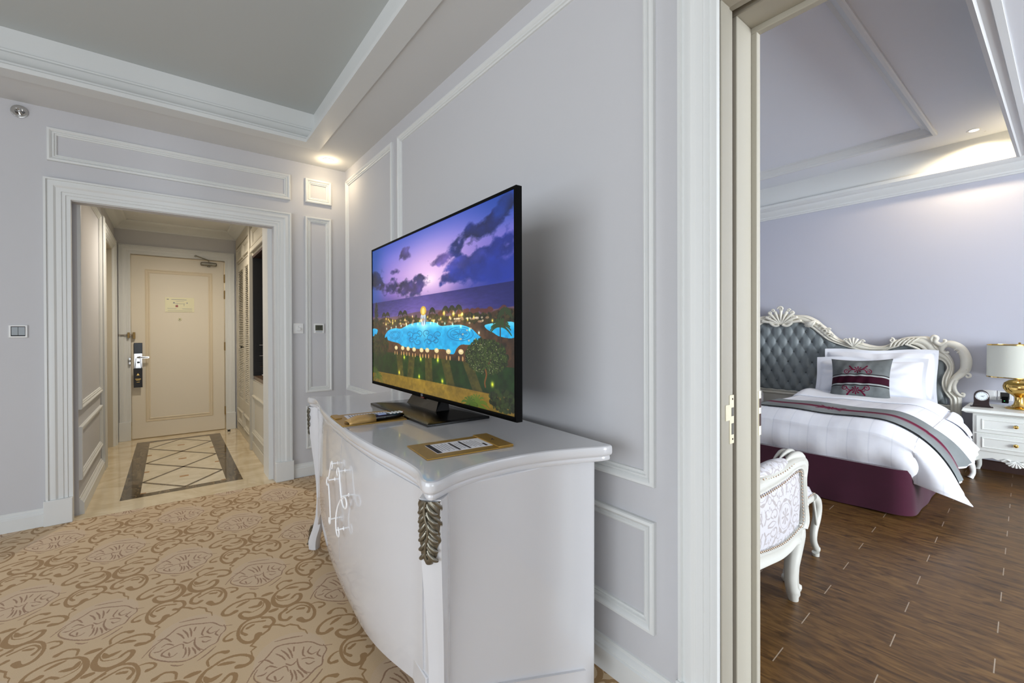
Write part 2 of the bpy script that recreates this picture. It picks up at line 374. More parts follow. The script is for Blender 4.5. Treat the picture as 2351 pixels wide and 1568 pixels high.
def wood_material():
    m = bpy.data.materials.new('oak_plank_floor'); m.use_nodes = True
    N, L = nt(m); p = N['Principled BSDF']
    tc = N.new('ShaderNodeTexCoord'); mp = N.new('ShaderNodeMapping'); mp.inputs['Rotation'].default_value = (0, 0, math.radians(-2.4))
    L.new(tc.outputs['Object'], mp.inputs['Vector'])
    s = N.new('ShaderNodeSeparateXYZ'); L.new(mp.outputs[0], s.inputs[0])
    X, Y = s.outputs[0], s.outputs[1]
    pw, pl = 0.110, 0.825
    xr = math_n(N, L, 'DIVIDE', math_n(N, L, 'SUBTRACT', X, 3.155), pw)
    row = math_n(N, L, 'FLOOR', xr)
    fx = math_n(N, L, 'SUBTRACT', xr, row)
    ys = math_n(N, L, 'ADD', math_n(N, L, 'ADD', Y, math_n(N, L, 'MULTIPLY', row, 0.275)), -0.625)
    yr = math_n(N, L, 'DIVIDE', ys, pl)
    pid = math_n(N, L, 'FLOOR', yr)
    fy = math_n(N, L, 'SUBTRACT', yr, pid)
    joint = math_n(N, L, 'LESS_THAN', fy, 0.0045)
    seam = math_n(N, L, 'LESS_THAN', fx, 0.014)
    # per-plank tone
    cv = N.new('ShaderNodeCombineXYZ'); L.new(row, cv.inputs[0]); L.new(pid, cv.inputs[1])
    wn = N.new('ShaderNodeTexWhiteNoise'); wn.noise_dimensions = '3D'; L.new(cv.outputs[0], wn.inputs['Vector'])
    # grain stretched along Y
    g = N.new('ShaderNodeCombineXYZ'); L.new(math_n(N, L, 'MULTIPLY', X, 15.0), g.inputs[0]); L.new(math_n(N, L, 'MULTIPLY', Y, 2.6), g.inputs[1]); L.new(math_n(N, L, 'MULTIPLY', wn.outputs['Value'], 40.0), g.inputs[2])
    n1 = N.new('ShaderNodeTexNoise'); n1.inputs['Scale'].default_value = 2.2; n1.inputs['Detail'].default_value = 8; n1.inputs['Distortion'].default_value = 1.2; L.new(g.outputs[0], n1.inputs['Vector'])
    g2 = N.new('ShaderNodeCombineXYZ'); L.new(math_n(N, L, 'MULTIPLY', X, 8.0), g2.inputs[0]); L.new(math_n(N, L, 'MULTIPLY', Y, 3.2), g2.inputs[1]); L.new(math_n(N, L, 'MULTIPLY', wn.outputs['Value'], 9.0), g2.inputs[2])
    n2 = N.new('ShaderNodeTexNoise'); n2.inputs['Scale'].default_value = 3.6; n2.inputs['Detail'].default_value = 3; L.new(g2.outputs[0], n2.inputs['Vector'])
    cr = N.new('ShaderNodeValToRGB'); e = cr.color_ramp.elements
    e[0].position = 0.30; e[0].color = (*lin((64, 42, 20)), 1); e[1].position = 0.72; e[1].color = (*lin((124, 92, 50)), 1)
    k = cr.color_ramp.elements.new(0.5); k.color = (*lin((98, 69, 35)), 1)
    mixv = math_n(N, L, 'ADD', math_n(N, L, 'MULTIPLY', n1.outputs['Fac'], 0.9), math_n(N, L, 'MULTIPLY', wn.outputs['Value'], 0.08))
    L.new(mixv, cr.inputs[0])
    kn = N.new('ShaderNodeValToRGB'); kn.color_ramp.elements[0].position = 0.30; kn.color_ramp.elements[0].color = (0.35, 0.3, 0.28, 1); kn.color_ramp.elements[1].position = 0.42; kn.color_ramp.elements[1].color = (1, 1, 1, 1)
    L.new(n2.outputs['Fac'], kn.inputs[0])
    mu = N.new('ShaderNodeMixRGB'); mu.blend_type = 'MULTIPLY'; mu.inputs[0].default_value = 0.8; L.new(cr.outputs[0], mu.inputs[1]); L.new(kn.outputs[0], mu.inputs[2])
    m2 = N.new('ShaderNodeMixRGB'); L.new(math_n(N, L, 'MULTIPLY', seam, 0.22), m2.inputs[0]); L.new(mu.outputs[0], m2.inputs[1]); m2.inputs[2].default_value = (*lin((56, 38, 24)), 1)
    m3 = N.new('ShaderNodeMixRGB'); L.new(math_n(N, L, 'MULTIPLY', joint, 0.75), m3.inputs[0]); L.new(m2.outputs[0], m3.inputs[1]); m3.inputs[2].default_value = (*lin((180, 165, 145)), 1)
    L.new(m3.outputs[0], p.inputs['Base Color']); p.inputs['Roughness'].default_value = 0.40; p.inputs['Specular IOR Level'].default_value = 0.35
    b = N.new('ShaderNodeBump'); b.inputs['Strength'].default_value = 0.12; b.inputs['Distance'].default_value = 0.002; L.new(n1.outputs['Fac'], b.inputs['Height']); L.new(b.outputs['Normal'], p.inputs['Normal'])
    return m
def marble(name, c1, c2, sc, rough=0.07, stretch=(1, 1, 1)):
    m = bpy.data.materials.new(name); m.use_nodes = True
    N, L = nt(m); p = N['Principled BSDF']
    tc = N.new('ShaderNodeTexCoord'); mp = N.new('ShaderNodeMapping'); mp.inputs['Scale'].default_value = stretch; L.new(tc.outputs['Object'], mp.inputs['Vector'])
    n1 = N.new('ShaderNodeTexNoise'); n1.inputs['Scale'].default_value = sc; n1.inputs['Detail'].default_value = 9; n1.inputs['Distortion'].default_value = 2.2; L.new(mp.outputs[0], n1.inputs['Vector'])
    cr = N.new('ShaderNodeValToRGB'); e = cr.color_ramp.elements; e[0].position = 0.38; e[0].color = (*lin(c1), 1); e[1].position = 0.62; e[1].color = (*lin(c2), 1)
    L.new(n1.outputs['Fac'], cr.inputs[0]); L.new(cr.outputs[0], p.inputs['Base Color']); p.inputs['Roughness'].default_value = rough
    return m
carpet_m = carpet_material(); wood_m = wood_material()
marb_m = marble('cream_marble', (206, 188, 156), (222, 207, 178), 3.0)
marb2_m = marble('pale_marble', (212, 200, 174), (226, 215, 192), 4.0)
marbd_m = marble('brown_emperador_marble', (52, 42, 30), (112, 96, 72), 7.0, 0.08, (3, 1, 1))
marbt_m = marble('tan_marble_chip', (160, 118, 74), (180, 136, 88), 12.0)

# ================================================================== SHELL
YB, XP, XH = 4.156, 1.286, 5.846
CZ = 2.746
def wallmap_back(a, b, h): return (a, YB-h, b)
def wallmap_part(a, b, h): return (XP-h, a, b)
def plan(a, b, z): return (a, b, z)
def rect(a0, a1, b0, b1): return [(a0, b0), (a1, b0), (a1, b1), (a0, b1)]
PANEL = [(0, 0), (0, .014), (.003, .019), (.012, .021), (.019, .017), (.024, .010), (.027, .014), (.033, .013), (.036, .007), (.040, .009), (.045, .007), (.047, 0)]
CASING = [(0, 0), (0, .034), (.011, .036), (.013, .026), (.030, .031), (.042, .030), (.052, .022), (.074, .020), (.076, .015), (.092, .016), (.094, .011), (.114, .012), (.117, 0)]
BASE = [(0, 0), (.020, 0), (.020, .078), (.015, .083), (.015, .089), (.010, .097), (.005, .102), (.004, .114), (0, .116)]

fl = struct('floor', B().box(-3.3, 1.385, -5.6, 4.128, -.06, 0).box(-3.3, -.64, 4.128, 4.2, -.06, 0).box(.70, XP, 4.128, 4.2, -.06, 0), carpet_m, smooth=False)
fl = struct('floor', B().box(1.405, 5.95, -5.6, 4.6, -.06, 0), wood_m, smooth=False)
# marble floor of the entrance passage with its inlaid lattice (one floor, several stones)
b = B(); b.box(-.64, 1.3, 4.13, 6.95, -.06, 0, 0); b.box(-2.2, -.64, 5.6, 6.6, -.06, 0, 0)
ix0, ix1, iy0, iy1 = -.306, .488, 4.40, 6.61
def slab(x0, x1, y0, y1, mi, z=.0006): b.add([(x0, y0, z), (x1, y0, z), (x1, y1, z), (x0, y1, z)], [(0, 1, 2, 3)], mi)
slab(ix0, ix1, iy0, iy1, 1, .0004)
slab(ix0, ix0+.115, iy0, iy1, 2); slab(ix1-.115, ix1, iy0, iy1, 2); slab(ix0, ix1, iy0, iy0+.085, 2, .0007); slab(ix0, ix1, iy1-.085, iy1, 2, .0007)
jx0, jx1, jy0, jy1 = ix0+.115, ix1-.115, iy0+.085, iy1-.085
def band(p, q, w, mi, z):
    d = Vector((q[0]-p[0], q[1]-p[1])); d.normalize(); n = Vector((-d.y, d.x))*w/2
    b.add([(p[0]+n.x, p[1]+n.y, z), (p[0]-n.x, p[1]-n.y, z), (q[0]-n.x, q[1]-n.y, z), (q[0]+n.x, q[1]+n.y, z)], [(0, 1, 2, 3)], mi)
cxm = (jx0+jx1)/2; st = (jy1-jy0)/3
for i in range(3):
    ya, yb_ = jy0+i*st, jy0+(i+1)*st; ym = (ya+yb_)/2
    for sx_ in (jx0, jx1):
        band((cxm, ya), (sx_, ym), .026, 2, .0009); band((sx_, ym), (cxm, yb_), .026, 2, .0009)
    slab(cxm-.032, cxm+.032, ym-.022, ym+.022, 3, .001)
    for yy in ((ya, yb_) if i == 2 else (ya,)):
        slab(jx0, jx0+.035, max(jy0, yy-.022), min(jy1, yy+.022), 3, .0008); slab(jx1-.035, jx1, max(jy0, yy-.022), min(jy1, yy+.022), 3, .0008)
struct('floor', b, [marb_m, marb2_m, marbd_m, marbt_m], smooth=False)

# --- living room walls
ZT = 3.12
OX0, OX1, OZ = -.53, .693, 2.152
b = B(); b.box(-3.3, OX0, YB, 4.24, 0, ZT); b.box(OX1, XP, YB, 4.24, 0, ZT); b.box(OX0, OX1, YB, 4.24, OZ, ZT)
struct('wall_back', b, wall_m, smooth=False)
struct('wall_left', B().box(-3.4, -3.3, -5.6, -2.6, 0, ZT).box(-3.4, -3.3, 2.2, 4.24, 0, ZT).box(-3.4, -3.3, -2.6, 2.2, 0, .25).box(-3.4, -3.3, -2.6, 2.2, 2.45, ZT), wall_m, smooth=False)  # unseen opening sized for the added side fill
b = B(); b.box(-3.3, -2.35, -5.6, -5.5, 0, ZT); b.box(.55, 1.525, -5.6, -5.5, 0, ZT); b.box(-2.35, .55, -5.6, -5.5, 0, .25); b.box(-2.35, .55, -5.6, -5.5, 2.45, ZT)
b.box(1.525, 1.6, -5.6, -5.5, 0, ZT); b.box(3.7, 5.95, -5.6, -5.5, 0, ZT); b.box(1.6, 3.7, -5.6, -5.5, 0, .25); b.box(1.6, 3.7, -5.6, -5.5, 2.45, ZT)
struct('wall_front', b, wall_m, smooth=False)
for i, (x0, x1, yw) in enumerate(((-2.35, .55, -5.6), (1.6, 3.7, -5.6))):
    b = B()
    for k in range(4):
        xx = x0+(x1-x0-.05)*k/3; b.box(xx, xx+.05, yw+.02, yw+.08, .25, 2.45)
    b.box(x0, x1, yw+.025, yw+.075, .25, .30); b.box(x0, x1, yw+.025, yw+.075, 2.40, 2.45)
    struct('window_%d' % (i+1), b, trim_m, smooth=False)
# partition between the two rooms: living face XP, bedroom face 1.525
HZ = 2.25
b = B(); b.box(XP, 1.525, .70, 4.24, 0, ZT); b.box(XP, 1.525, -.50, .70, HZ+.05, ZT); b.box(XP, 1.525, -5.6, -.50, 0, ZT)
struct('wall_right', b, [wall_m], smooth=False)
# bedroom walls
struct('wall_headboard', B().box(XH, 5.95, -5.6, 4.6, 0, ZT), bwall_m, smooth=False)
struct('wall_far', B().box(1.525, XH, 4.5, 4.6, 0, ZT), bwall_m, smooth=False)

# --- lining of the sliding-door opening
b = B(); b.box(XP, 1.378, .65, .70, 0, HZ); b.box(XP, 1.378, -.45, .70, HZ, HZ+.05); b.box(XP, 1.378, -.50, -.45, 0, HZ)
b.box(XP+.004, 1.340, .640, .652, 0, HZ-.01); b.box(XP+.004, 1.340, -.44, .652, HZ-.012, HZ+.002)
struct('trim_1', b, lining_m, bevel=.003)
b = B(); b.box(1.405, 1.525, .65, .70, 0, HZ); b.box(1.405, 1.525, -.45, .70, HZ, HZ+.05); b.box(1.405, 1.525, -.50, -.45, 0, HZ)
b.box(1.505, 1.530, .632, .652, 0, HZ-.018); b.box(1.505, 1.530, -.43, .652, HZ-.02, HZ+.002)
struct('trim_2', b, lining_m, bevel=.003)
d3 = struct('door_3', B().box(1.381, 1.402, .668, .70, 0.005, HZ+.04), brown_m, smooth=False)
d3['label'] = 'dark brown edge of the sliding door inside its wall slot'
# casing round the opening on the living side, with plinth
b = B(); b.sweep([(.762, 0), (.762, 2.365), (-.57, 2.365), (-.57, 0)], CASING, wallmap_part); struct('trim_3', b, trim_m, ang=25)
b = B(); b.box(XP-.042, XP, .642, .768, 0, .165); struct('trim_4', b, trim_m, bevel=.004)

# --- mouldings of the portal to the hall
b = B(); b.sweep([(.824, 0), (.824, 2.284), (-.647, 2.284), (-.647, 0)], [(o*1.1, h) for o, h in CASING], wallmap_back); struct('trim_5', b, trim_m, ang=25)
b = B(); b.box(-.657, -.520, YB-.044, YB, 0, .165); struct('trim_6', b, trim_m, bevel=.004)
b = B(); b.box(.693, .834, YB-.044, YB, 0, .165); struct('trim_7', b, trim_m, bevel=.004)
# --- wall panel frames
n_ = 8
def frame(a0, a1, z0, z1, mp, m=trim_m, prof=PANEL):
    global n_
    b = B(); b.sweep(rect(a0, a1, z0, z1), prof, mp, closed=True)
    o = struct('trim_%d' % n_, b, m, ang=25); n_ += 1; return o
frame(-.631, .823, 2.400, 2.618, wallmap_back)
frame(.941, 1.161, 2.408, 2.618, wallmap_back)
frame(.939, 1.159, .734, 2.284, wallmap_back)
frame(.939, 1.159, .239, .618, wallmap_back)
frame(3.041, 4.094, .736, 2.639, wallmap_part); frame(3.041, 4.094, .239, .618, wallmap_part)
frame(.862, 2.938, .736, 2.639, wallmap_part); frame(.862, 2.938, .239, .618, wallmap_part)
# --- baseboards
def base(name, path, m=trim_m, prof=BASE):
    b = B(); b.sweep(path, prof, plan); return struct(name, b, m, ang=25)
base('baseboard_back', [(-.657, YB), (-3.3, YB)]); base('baseboard_back', [(XP, YB), (.834, YB)])
base('baseboard_right', [(XP, .772), (XP, YB)], prof=[(o*1.15, z) for o, z in BASE])

# --- ceilings
def hole(b, X0, X1, Y0, Y1, x0, x1, y0, y1, z0, z1):
    b.box(X0, x0, Y0, Y1, z0, z1); b.box(x1, X1, Y0, Y1, z0, z1); b.box(x0, x1, Y0, y0, z0, z1); b.box(x0, x1, y1, Y1, z0, z1); return b
tx0, tx1, ty0, ty1 = -2.5, .84, -4.7, 3.66
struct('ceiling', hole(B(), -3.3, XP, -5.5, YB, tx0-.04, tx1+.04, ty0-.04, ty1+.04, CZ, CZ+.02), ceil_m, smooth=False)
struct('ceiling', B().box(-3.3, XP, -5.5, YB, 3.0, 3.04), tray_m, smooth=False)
CR = [(.125, CZ), (.125, CZ-.007), (.0, CZ-.009), (0, CZ+.018), (.010, CZ+.026), (.012, CZ+.038), (.022, CZ+.046), (.036, CZ+.062), (.044, CZ+.084), (.048, CZ+.104), (.058, CZ+.116), (.058, CZ+.126), (.070, CZ+.130), (.074, CZ+.135), (.074, 3.002)]
b = B(); b.sweep([(tx0, ty0), (tx0, ty1), (tx1, ty1), (tx1, ty0)], CR, plan, closed=True); struct('trim_20', b, trim_m, ang=25)
# bedroom ceiling: soffit, tray, sunk middle panel
bx0, bx1, by0, by1 = 1.95, 5.70, .30, 4.05
struct('ceiling', hole(B(), 1.525, XH, -5.5, 4.5, bx0-.04, bx1+.03, by0-.04, by1+.04, 2.745, 2.765), bceil_m, smooth=False)
gx0, gx1, gy0, gy1 = 2.3, 5.33, .735, 3.60
struct('ceiling', hole(B(), 1.525, XH, -5.5, 4.5, gx0+.01, gx1-.01, gy0+.01, gy1-.01, 3.0, 3.02), bceil_m, smooth=False)
struct('ceiling', B().box(gx0, gx1, gy0, gy1, 3.05, 3.07), bceil_m, smooth=False)
b = B(); b.sweep(rect(gx0, gx1, gy0, gy1), [(0, 3.0), (.0, 2.982), (.008, 2.976), (.026, 2.976), (.034, 2.986), (.036, 3.0), (.075, 3.04), (.085, 3.036), (.095, 3.036), (.100, 3.05)], plan, closed=True)
struct('trim_21', b, trim_m, ang=25)
b = B(); b.sweep([(bx0, by0), (bx0, by1), (bx1, by1), (bx1, by0)], [(.10, 2.745), (.10, 2.738), (.07, 2.734), (.065, 2.742), (.03, 2.742), (.02, 2.735), (0, 2.742), (0, 2.772), (.012, 2.782), (.05, 2.782), (.05, 3.0)], plan, closed=True)
struct('trim_22', b, trim_m, ang=25)
b = B(); b.sweep([(XH, -5.5), (XH, 4.5)], [(0, 2.628), (.014, 2.628), (.018, 2.640), (.030, 2.646), (.032, 2.660), (.060, 2.680), (.085, 2.704), (.090, 2.714), (.120, 2.724), (.142, 2.742), (.142, 2.752), (0, 2.752)], plan)
struct('trim_23', b, trim_m, ang=25)
base('baseboard_headboard', [(XH, -5.5), (XH, 4.5)], brown_m, [(0, 0), (.014, 0), (.014, .078), (.008, .086), (0, .086)])

# ================================================================== HALL SHELL
HX0, HX1, HY = -.505, .705, 6.82
HC = 2.56
struct('wall_hall_left', B().box(-.64, HX0, 4.24, 5.60, 0, HC+.1).box(-.64, HX0, 6.56, 6.95, 0, HC+.1).box(-.64, HX0, 5.60, 6.56, 2.20, HC+.1), wall_m, smooth=False)
b = B(); b.box(.66, 1.3, 4.24, 4.50, 0, HC+.1); struct('wall_hall_right', b, trim_m, smooth=False)
b = B(); b.box(.575, 1.3, HY, 6.95, 0, HC+.1); b.box(-.64, -.372, HY, 6.95, 0, HC+.1); b.box(-.372, .575, HY, 6.95, 2.195, HC+.1)
struct('wall_hall_back', b, wall_m, smooth=False)
struct('ceiling', B().box(-.64, 1.3, 4.24, 6.95, HC, HC+.1), ceil_m, smooth=False)
b = B(); b.sweep([(HX0, HY), (HX0, 4.25)], [(0, 2.478), (.01, 2.478), (.012, 2.49), (.03, 2.50), (.05, 2.52), (.07, 2.53), (.11, 2.538), (.12, 2.548), (.12, 2.56), (0, 2.56)], plan)
b.sweep([(.70, HY), (HX0, HY)], [(0, 2.478), (.01, 2.478), (.012, 2.49), (.03, 2.50), (.05, 2.52), (.07, 2.53), (.20, 2.538), (.21, 2.548), (.21, 2.56), (0, 2.56)], plan)
b.sweep([(.70, 4.50), (.70, HY)], [(0, 2.478), (.01, 2.478), (.012, 2.49), (.03, 2.50), (.05, 2.52), (.07, 2.53), (.11, 2.538), (.12, 2.548), (.12, 2.56), (0, 2.56)], plan)
struct('trim_24', b, trim_m, ang=25)
hl = lambda a, z, h: (HX0+h, a, z)
def hl_frame(a0, a1, z0, z1):
    global n_
    b = B(); b.sweep([(a1, z0), (a0, z0), (a0, z1), (a1, z1)], [(-o, h) for o, h in PANEL], hl, closed=True)
    o = struct('trim_%d' % n_, b, trim_m, ang=25); n_ += 1
hl_frame(4.245, 5.44, .73, 2.335); hl_frame(4.245, 5.44, .24, .61)
b = B(); b.box(HX0, -.472, 5.475, 5.575, 0, 2.34); struct('trim_25', b, trim_m, bevel=.006)
base('baseboard_hall', [(HX0, 5.475), (HX0, 4.25)], prof=[(o*1.3, z) for o, z in BASE])
# side doorway to the bathroom with casing, reveal and its open cream door
b = B(); b.sweep([(6.66, 0), (6.66, 2.30), (5.577, 2.30), (5.577, 0)], [(o*.85, h) for o, h in CASING], lambda a, z, h: (HX0+h, a, z)); struct('trim_26', b, trim_m, ang=25)
b = B(); b.box(-.64, HX0, 6.545, 6.56, 0, 2.20); b.box(-.64, HX0, 5.60, 6.56, 2.19, 2.20); struct('trim_27', b, cream_m, smooth=False)
b = B(); b.box(-.70, -.655, 5.70, 6.555, .02, 2.18); dd = struct('door_2', b, cream_m, bevel=.003)
struct('wall_bathroom', B().box(-2.2, -.64, 6.60, 6.7, 0, 2.5).box(-2.2, -.64, 5.45, 5.55, 0, 2.5).box(-2.3, -2.2, 5.45, 6.7, 0, 2.5).box(-2.3, -.64, 5.45, 6.7, 2.42, 2.5), cream_m, smooth=False)

# the lit corridor beyond the entrance door
struct('wall_corridor', B().box(-1.2, 1.4, 7.9, 8.0, 0, 2.5).box(-1.2, -1.1, 6.95, 7.9, 0, 2.5).box(1.3, 1.4, 6.95, 7.9, 0, 2.5).box(-1.2, 1.4, 6.95, 8.0, 2.5, 2.6).box(-1.2, 1.4, 6.95, 8.0, -.1, 0), cream_m, smooth=False)
# entrance door: casing, leaf, ironmongery
hb = lambda a, z, h: (a, HY-h, z)
b = B(); b.sweep([(.672, .22), (.672, 2.30), (-.468, 2.30), (-.468, .22)], [(o*.90, h*.8) for o, h in CASING], hb); struct('trim_28', b, trim_m, ang=25)
b = B(); b.box(-.474, -.366, HY-.034, HY, 0, .22); struct('trim_29', b, trim_m, bevel=.003)
b = B(); b.box(.570, .678, HY-.034, HY, 0, .22); struct('trim_30', b, trim_m, bevel=.003)
door = bpy.data.objects.new('door_1', None); COL.objects.link(door); door.location = (0.1, HY, 0); door['kind'] = 'structure'
door['label'] = 'cream entrance door at the end of the marble hall'
DX = -.1
b = B(); b.box(-.361+DX, .560+DX, .010, .055, .008, 2.182); obj('door_leaf', b, cream_door_m, door, bevel=.002)
b = B(); b.sweep(rect(-.235+DX, .435+DX, .198, 2.028), [(0, 0), (0, .003), (.010, .006), (.013, .001), (.030, .0005), (.033, .005), (.042, .004), (.046, 0)], lambda a, z, h: (a, .010-h, z), closed=True); obj('panel_moulding', b, doorline_m, door, ang=25)
b = B(); b.box(-.046+DX, .242+DX, .006, .0095, 1.522, 1.700); pl = obj('evacuation_plate', b, mat('pale_brass_plate', (214, 206, 168), 0.35, 0.3), door)
b = B()
for (x, z, w, h) in ((.09, 1.675, .15, .006), (-.02, 1.676, .02, .012), (.04, 1.635, .016, .018), (.17, 1.635, .012, .016), (.10, 1.625, .10, .004), (.10, 1.655, .08, .003), (.02, 1.565, .09, .003), (.17, 1.565, .10, .003), (.02, 1.558, .08, .002), (.17, 1.558, .09, .002), (.10, 1.537, .24, .004), (.07, 1.61, .004, .03), (.14, 1.61, .004, .03)):
    b.box(x+DX-w/2, x+DX+w/2, .0055, .007, z-h/2, z+h/2)
obj('printed_plan', b, greyink_m, pl)
b = B(); b.box(.055+DX, .08+DX, .0053, .007, 1.582, 1.606); obj('red_square', b, mat('dull_red_ink', (150, 84, 84), .6), pl)
b = B(); b.lathe([(.0, -.006), (.016, -.006), (.018, 0), (.018, .01)], 20, (.097+DX, .006, 1.433), 'y'); pe = obj('peephole', b, MATS['pale_brass_plate'], door)
b = B(); b.lathe([(0, -.008), (.006, -.008), (.006, 0)], 12, (.097+DX, .005, 1.433), 'y'); obj('lens', b, dullblack_m, pe)
b = B(); b.box(-.339+DX, -.261+DX, -.006, .012, 1.020, 1.145); lk = obj('card_lock', b, black_m, door, bevel=.003)
b = B(); b.box(-.337+DX, -.263+DX, -.002, .012, .80, 1.020); obj('lock_plate', b, chrome_m, door, bevel=.002)
b = B(); b.tube([(-.30+DX, .0, .975), (-.30+DX, -.055, .975), (-.29+DX, -.062, .975), (-.205+DX, -.062, .973)], [.011, .011, .011, .009], 10); b.box(-.28+DX, -.197+DX, -.070, -.052, .964, .984); obj('door_handle', b, chrome_m, door, bevel=.002)
b = B(); b.box(-.31+DX, -.285+DX, -.016, 0, .905, .925); obj('thumb_turn', b, black_m, door, bevel=.003)
b = B(); b.box(-.476+DX, -.345+DX, -.034, -.026, 1.229, 1.233); b.box(-.476+DX, -.345+DX, -.034, -.026, 1.241, 1.245); b.box(-.392+DX, -.372+DX, -.046, -.022, 1.205, 1.270); b.box(-.346+DX, -.324+DX, -.03, .012, 1.195, 1.272); obj('security_guard', b, mat('aged_brass', (150, 125, 80), .4, .8), door, bevel=.004)
b = B(); b.box(-.384+DX, -.362+DX, -.04, -.005, .945, .975); b.box(-.384+DX, -.362+DX, -.04, -.005, .895, .925); b.box(-.380+DX, -.372+DX, -.035, -.005, .90, .97); obj('strike_catch', b, chrome_m, door, bevel=.003)
for zc in (1.968, 1.757, 1.086, .249):
    b = B(); b.lathe([(0, -.055), (.009, -.055), (.009, .055), (0, .055)], 12, (.565+DX, -.002, zc)); b.box(.555+DX, .573+DX, -.001, .01, zc-.05, zc+.05); obj('hinge', b, mat('aged_brass', (150, 125, 80), .4, .8), door)
b = B(); b.box(.308+DX, .480+DX, -.045, .012, 2.118, 2.158); cl = obj('door_closer', b, silver_m, door, bevel=.012, seg=3)
b = B(); b.lathe([(0, -.01), (.016, -.01), (.016, .0)], 14, (.395+DX, -.02, 2.112)); b.tube([(.395+DX, -.02, 2.165), (.395+DX, -.022, 2.185), (.27+DX, -.07, 2.222), (.255+DX, -.05, 2.232)], .007, 8); b.tube([(.255+DX, -.07, 2.226), (.255+DX, -.03, 2.226)], .010, 8); obj('arm', b, silver_m, cl)
# ================================================================== HALL FURNITURE
# --- wardrobe with louvred doors
wy0, wy1 = 5.43, 6.80
wd = thing('wardrobe', 'cream built-in wardrobe with two louvred doors beside the entrance door', 'wardrobe', (.70, 6.12, 0))
def wl(y0, y1, z0, z1, x0=0.0, x1=.02): return (x0, x1, y0-6.12, y1-6.12, z0, z1)
b = B(); b.box(*wl(wy0, wy1, 0, 2.475, .022, .58)); obj('carcass', b, cream_m, wd, smooth=False)
b = B(); b.box(*wl(wy0, 5.51, 0, 2.475, -.030, .02)); b.box(*wl(5.505, wy1, 2.36, 2.475, -.012, .02)); b.box(*wl(wy1-.06, wy1, 0, 2.475, -.01, .02)); b.box(*wl(5.505, wy1, 0, .09, -.002, .02)); obj('face_frame', b, cream_m, wd, bevel=.003)
pm = lambda a, z, h: (-.0-h, a-6.12, z)
ymid = 6.125
for (y0, y1) in ((5.515, ymid), (ymid+.004, wy1-.065)):
    # upper fixed panel, door leaf with louvres, lower panel inside the leaf
    b = B(); b.box(*wl(y0, y1, 2.145, 2.355, .0, .02)); o = obj('upper_panel', b, cream_m, wd, smooth=False)
    b = B(); b.sweep(rect(y0+.04, y1-.04, 2.17, 2.33), [(0, 0), (0, .016), (.010, .02), (.02, .012), (.03, .012), (.045, 0)], pm, closed=True); obj('panel_moulding', b, cream_m, o, ang=25)
    b = B(); b.box(*wl(y0, y0+.085, .095, 2.135)); b.box(*wl(y1-.085, y1, .095, 2.135)); b.box(*wl(y0+.085, y1-.085, 2.04, 2.135)); b.box(*wl(y0+.085, y1-.085, .095, .30, .004, .02)); b.box(*wl(y0+.085, y1-.085, .30, .44, .0, .02))
    lf = obj('louvred_door', b, cream_m, wd, bevel=.002)
    b = B()
    nl = 72
    for k in range(nl):
        zz = .452+k*(2.028-.452)/(nl-1)
        yy0, yy1 = y0+.083-6.12, y1-.083-6.12
        b.add([(.003, yy0, zz-.008), (.003, yy1, zz-.008), (.021, yy1, zz+.009), (.021, yy0, zz+.009), (.005, yy0, zz-.012), (.005, yy1, zz-.012), (.0215, yy1, zz+.004), (.0215, yy0, zz+.004)],
              [(0, 1, 2, 3), (7, 6, 5, 4), (0, 4, 5, 1), (2, 6, 7, 3)])
    obj('louvre_slats', b, cream_m, lf, smooth=False)
    b = B(); b.sweep(rect(y0+.05, y1-.05, .12, .30), [(0, 0), (0, .012), (.010, .02), (.02, .012), (.03, .012), (.045, -.004)], pm, closed=True); obj('panel_moulding', b, cream_m, lf, ang=25)
    yk = y1-.03-6.12 if y0 < 6 else y0+.04-6.12
    if y0 > 6:
        b = B(); b.lathe([(0, -.035), (.010, -.034), (.014, -.027), (.010, -.018), (.006, -.012), (.006, 0), (.012, .0)], 14, (-.0, yk, 1.09), 'x'); obj('knob', b, black_m, lf)
# --- minibar niche unit between the wardrobe and the passage pier
mb = thing('minibar_cabinet', 'cream built-in unit with an open dark niche over a panelled base', 'cabinet', (.70, 4.96, 0))
ml = lambda y0, y1, z0, z1, x0=0.0, x1=.02: (x0, x1, y0-4.96, y1-4.96, z0, z1)
m0, m1 = 4.502, 5.428
b = B(); b.box(*ml(m0, m1, 0, .765, .0, .55)); obj('base_unit', b, cream_m, mb, smooth=False); b = B(); b.box(*ml(m0, m1, 2.085, 2.475, .0, .55)); obj('upper_unit', b, cream_m, mb, smooth=False)
b = B(); b.box(*ml(m0, m0+.03, .80, 2.085, .002, .55)); b.box(*ml(m1-.03, m1, .80, 2.085, .002, .55)); b.box(*ml(m0, m1, .80, 2.085, .50, .55)); obj('niche_lining', b, dark_m, mb, smooth=False)
b = B(); b.box(*ml(m0, m1, 2.06, 2.085, .002, .55)); obj('niche_top', b, brown_m, mb, smooth=False)
b = B(); b.box(*ml(m0, m1, .765, .80, .006, .55)); obj('worktop', b, mat('brown_worktop', (92, 72, 56), .3), mb, smooth=False)
b = B(); b.box(*ml(m0, m1, .762, .772, -.004, .006)); obj('metal_edge', b, chrome_m, mb, smooth=False)
mm = lambda a, z, h: (-h, a-4.96, z)
b = B(); b.sweep(rect(m0+.06, m1-.05, .19, .60), PANEL, mm, closed=True); obj('panel_moulding', b, cream_m, mb, ang=25)
b = B(); b.sweep(rect(m0+.06, m1-.05, 2.17, 2.36), PANEL, mm, closed=True); obj('panel_moulding', b, cream_m, mb, ang=25)
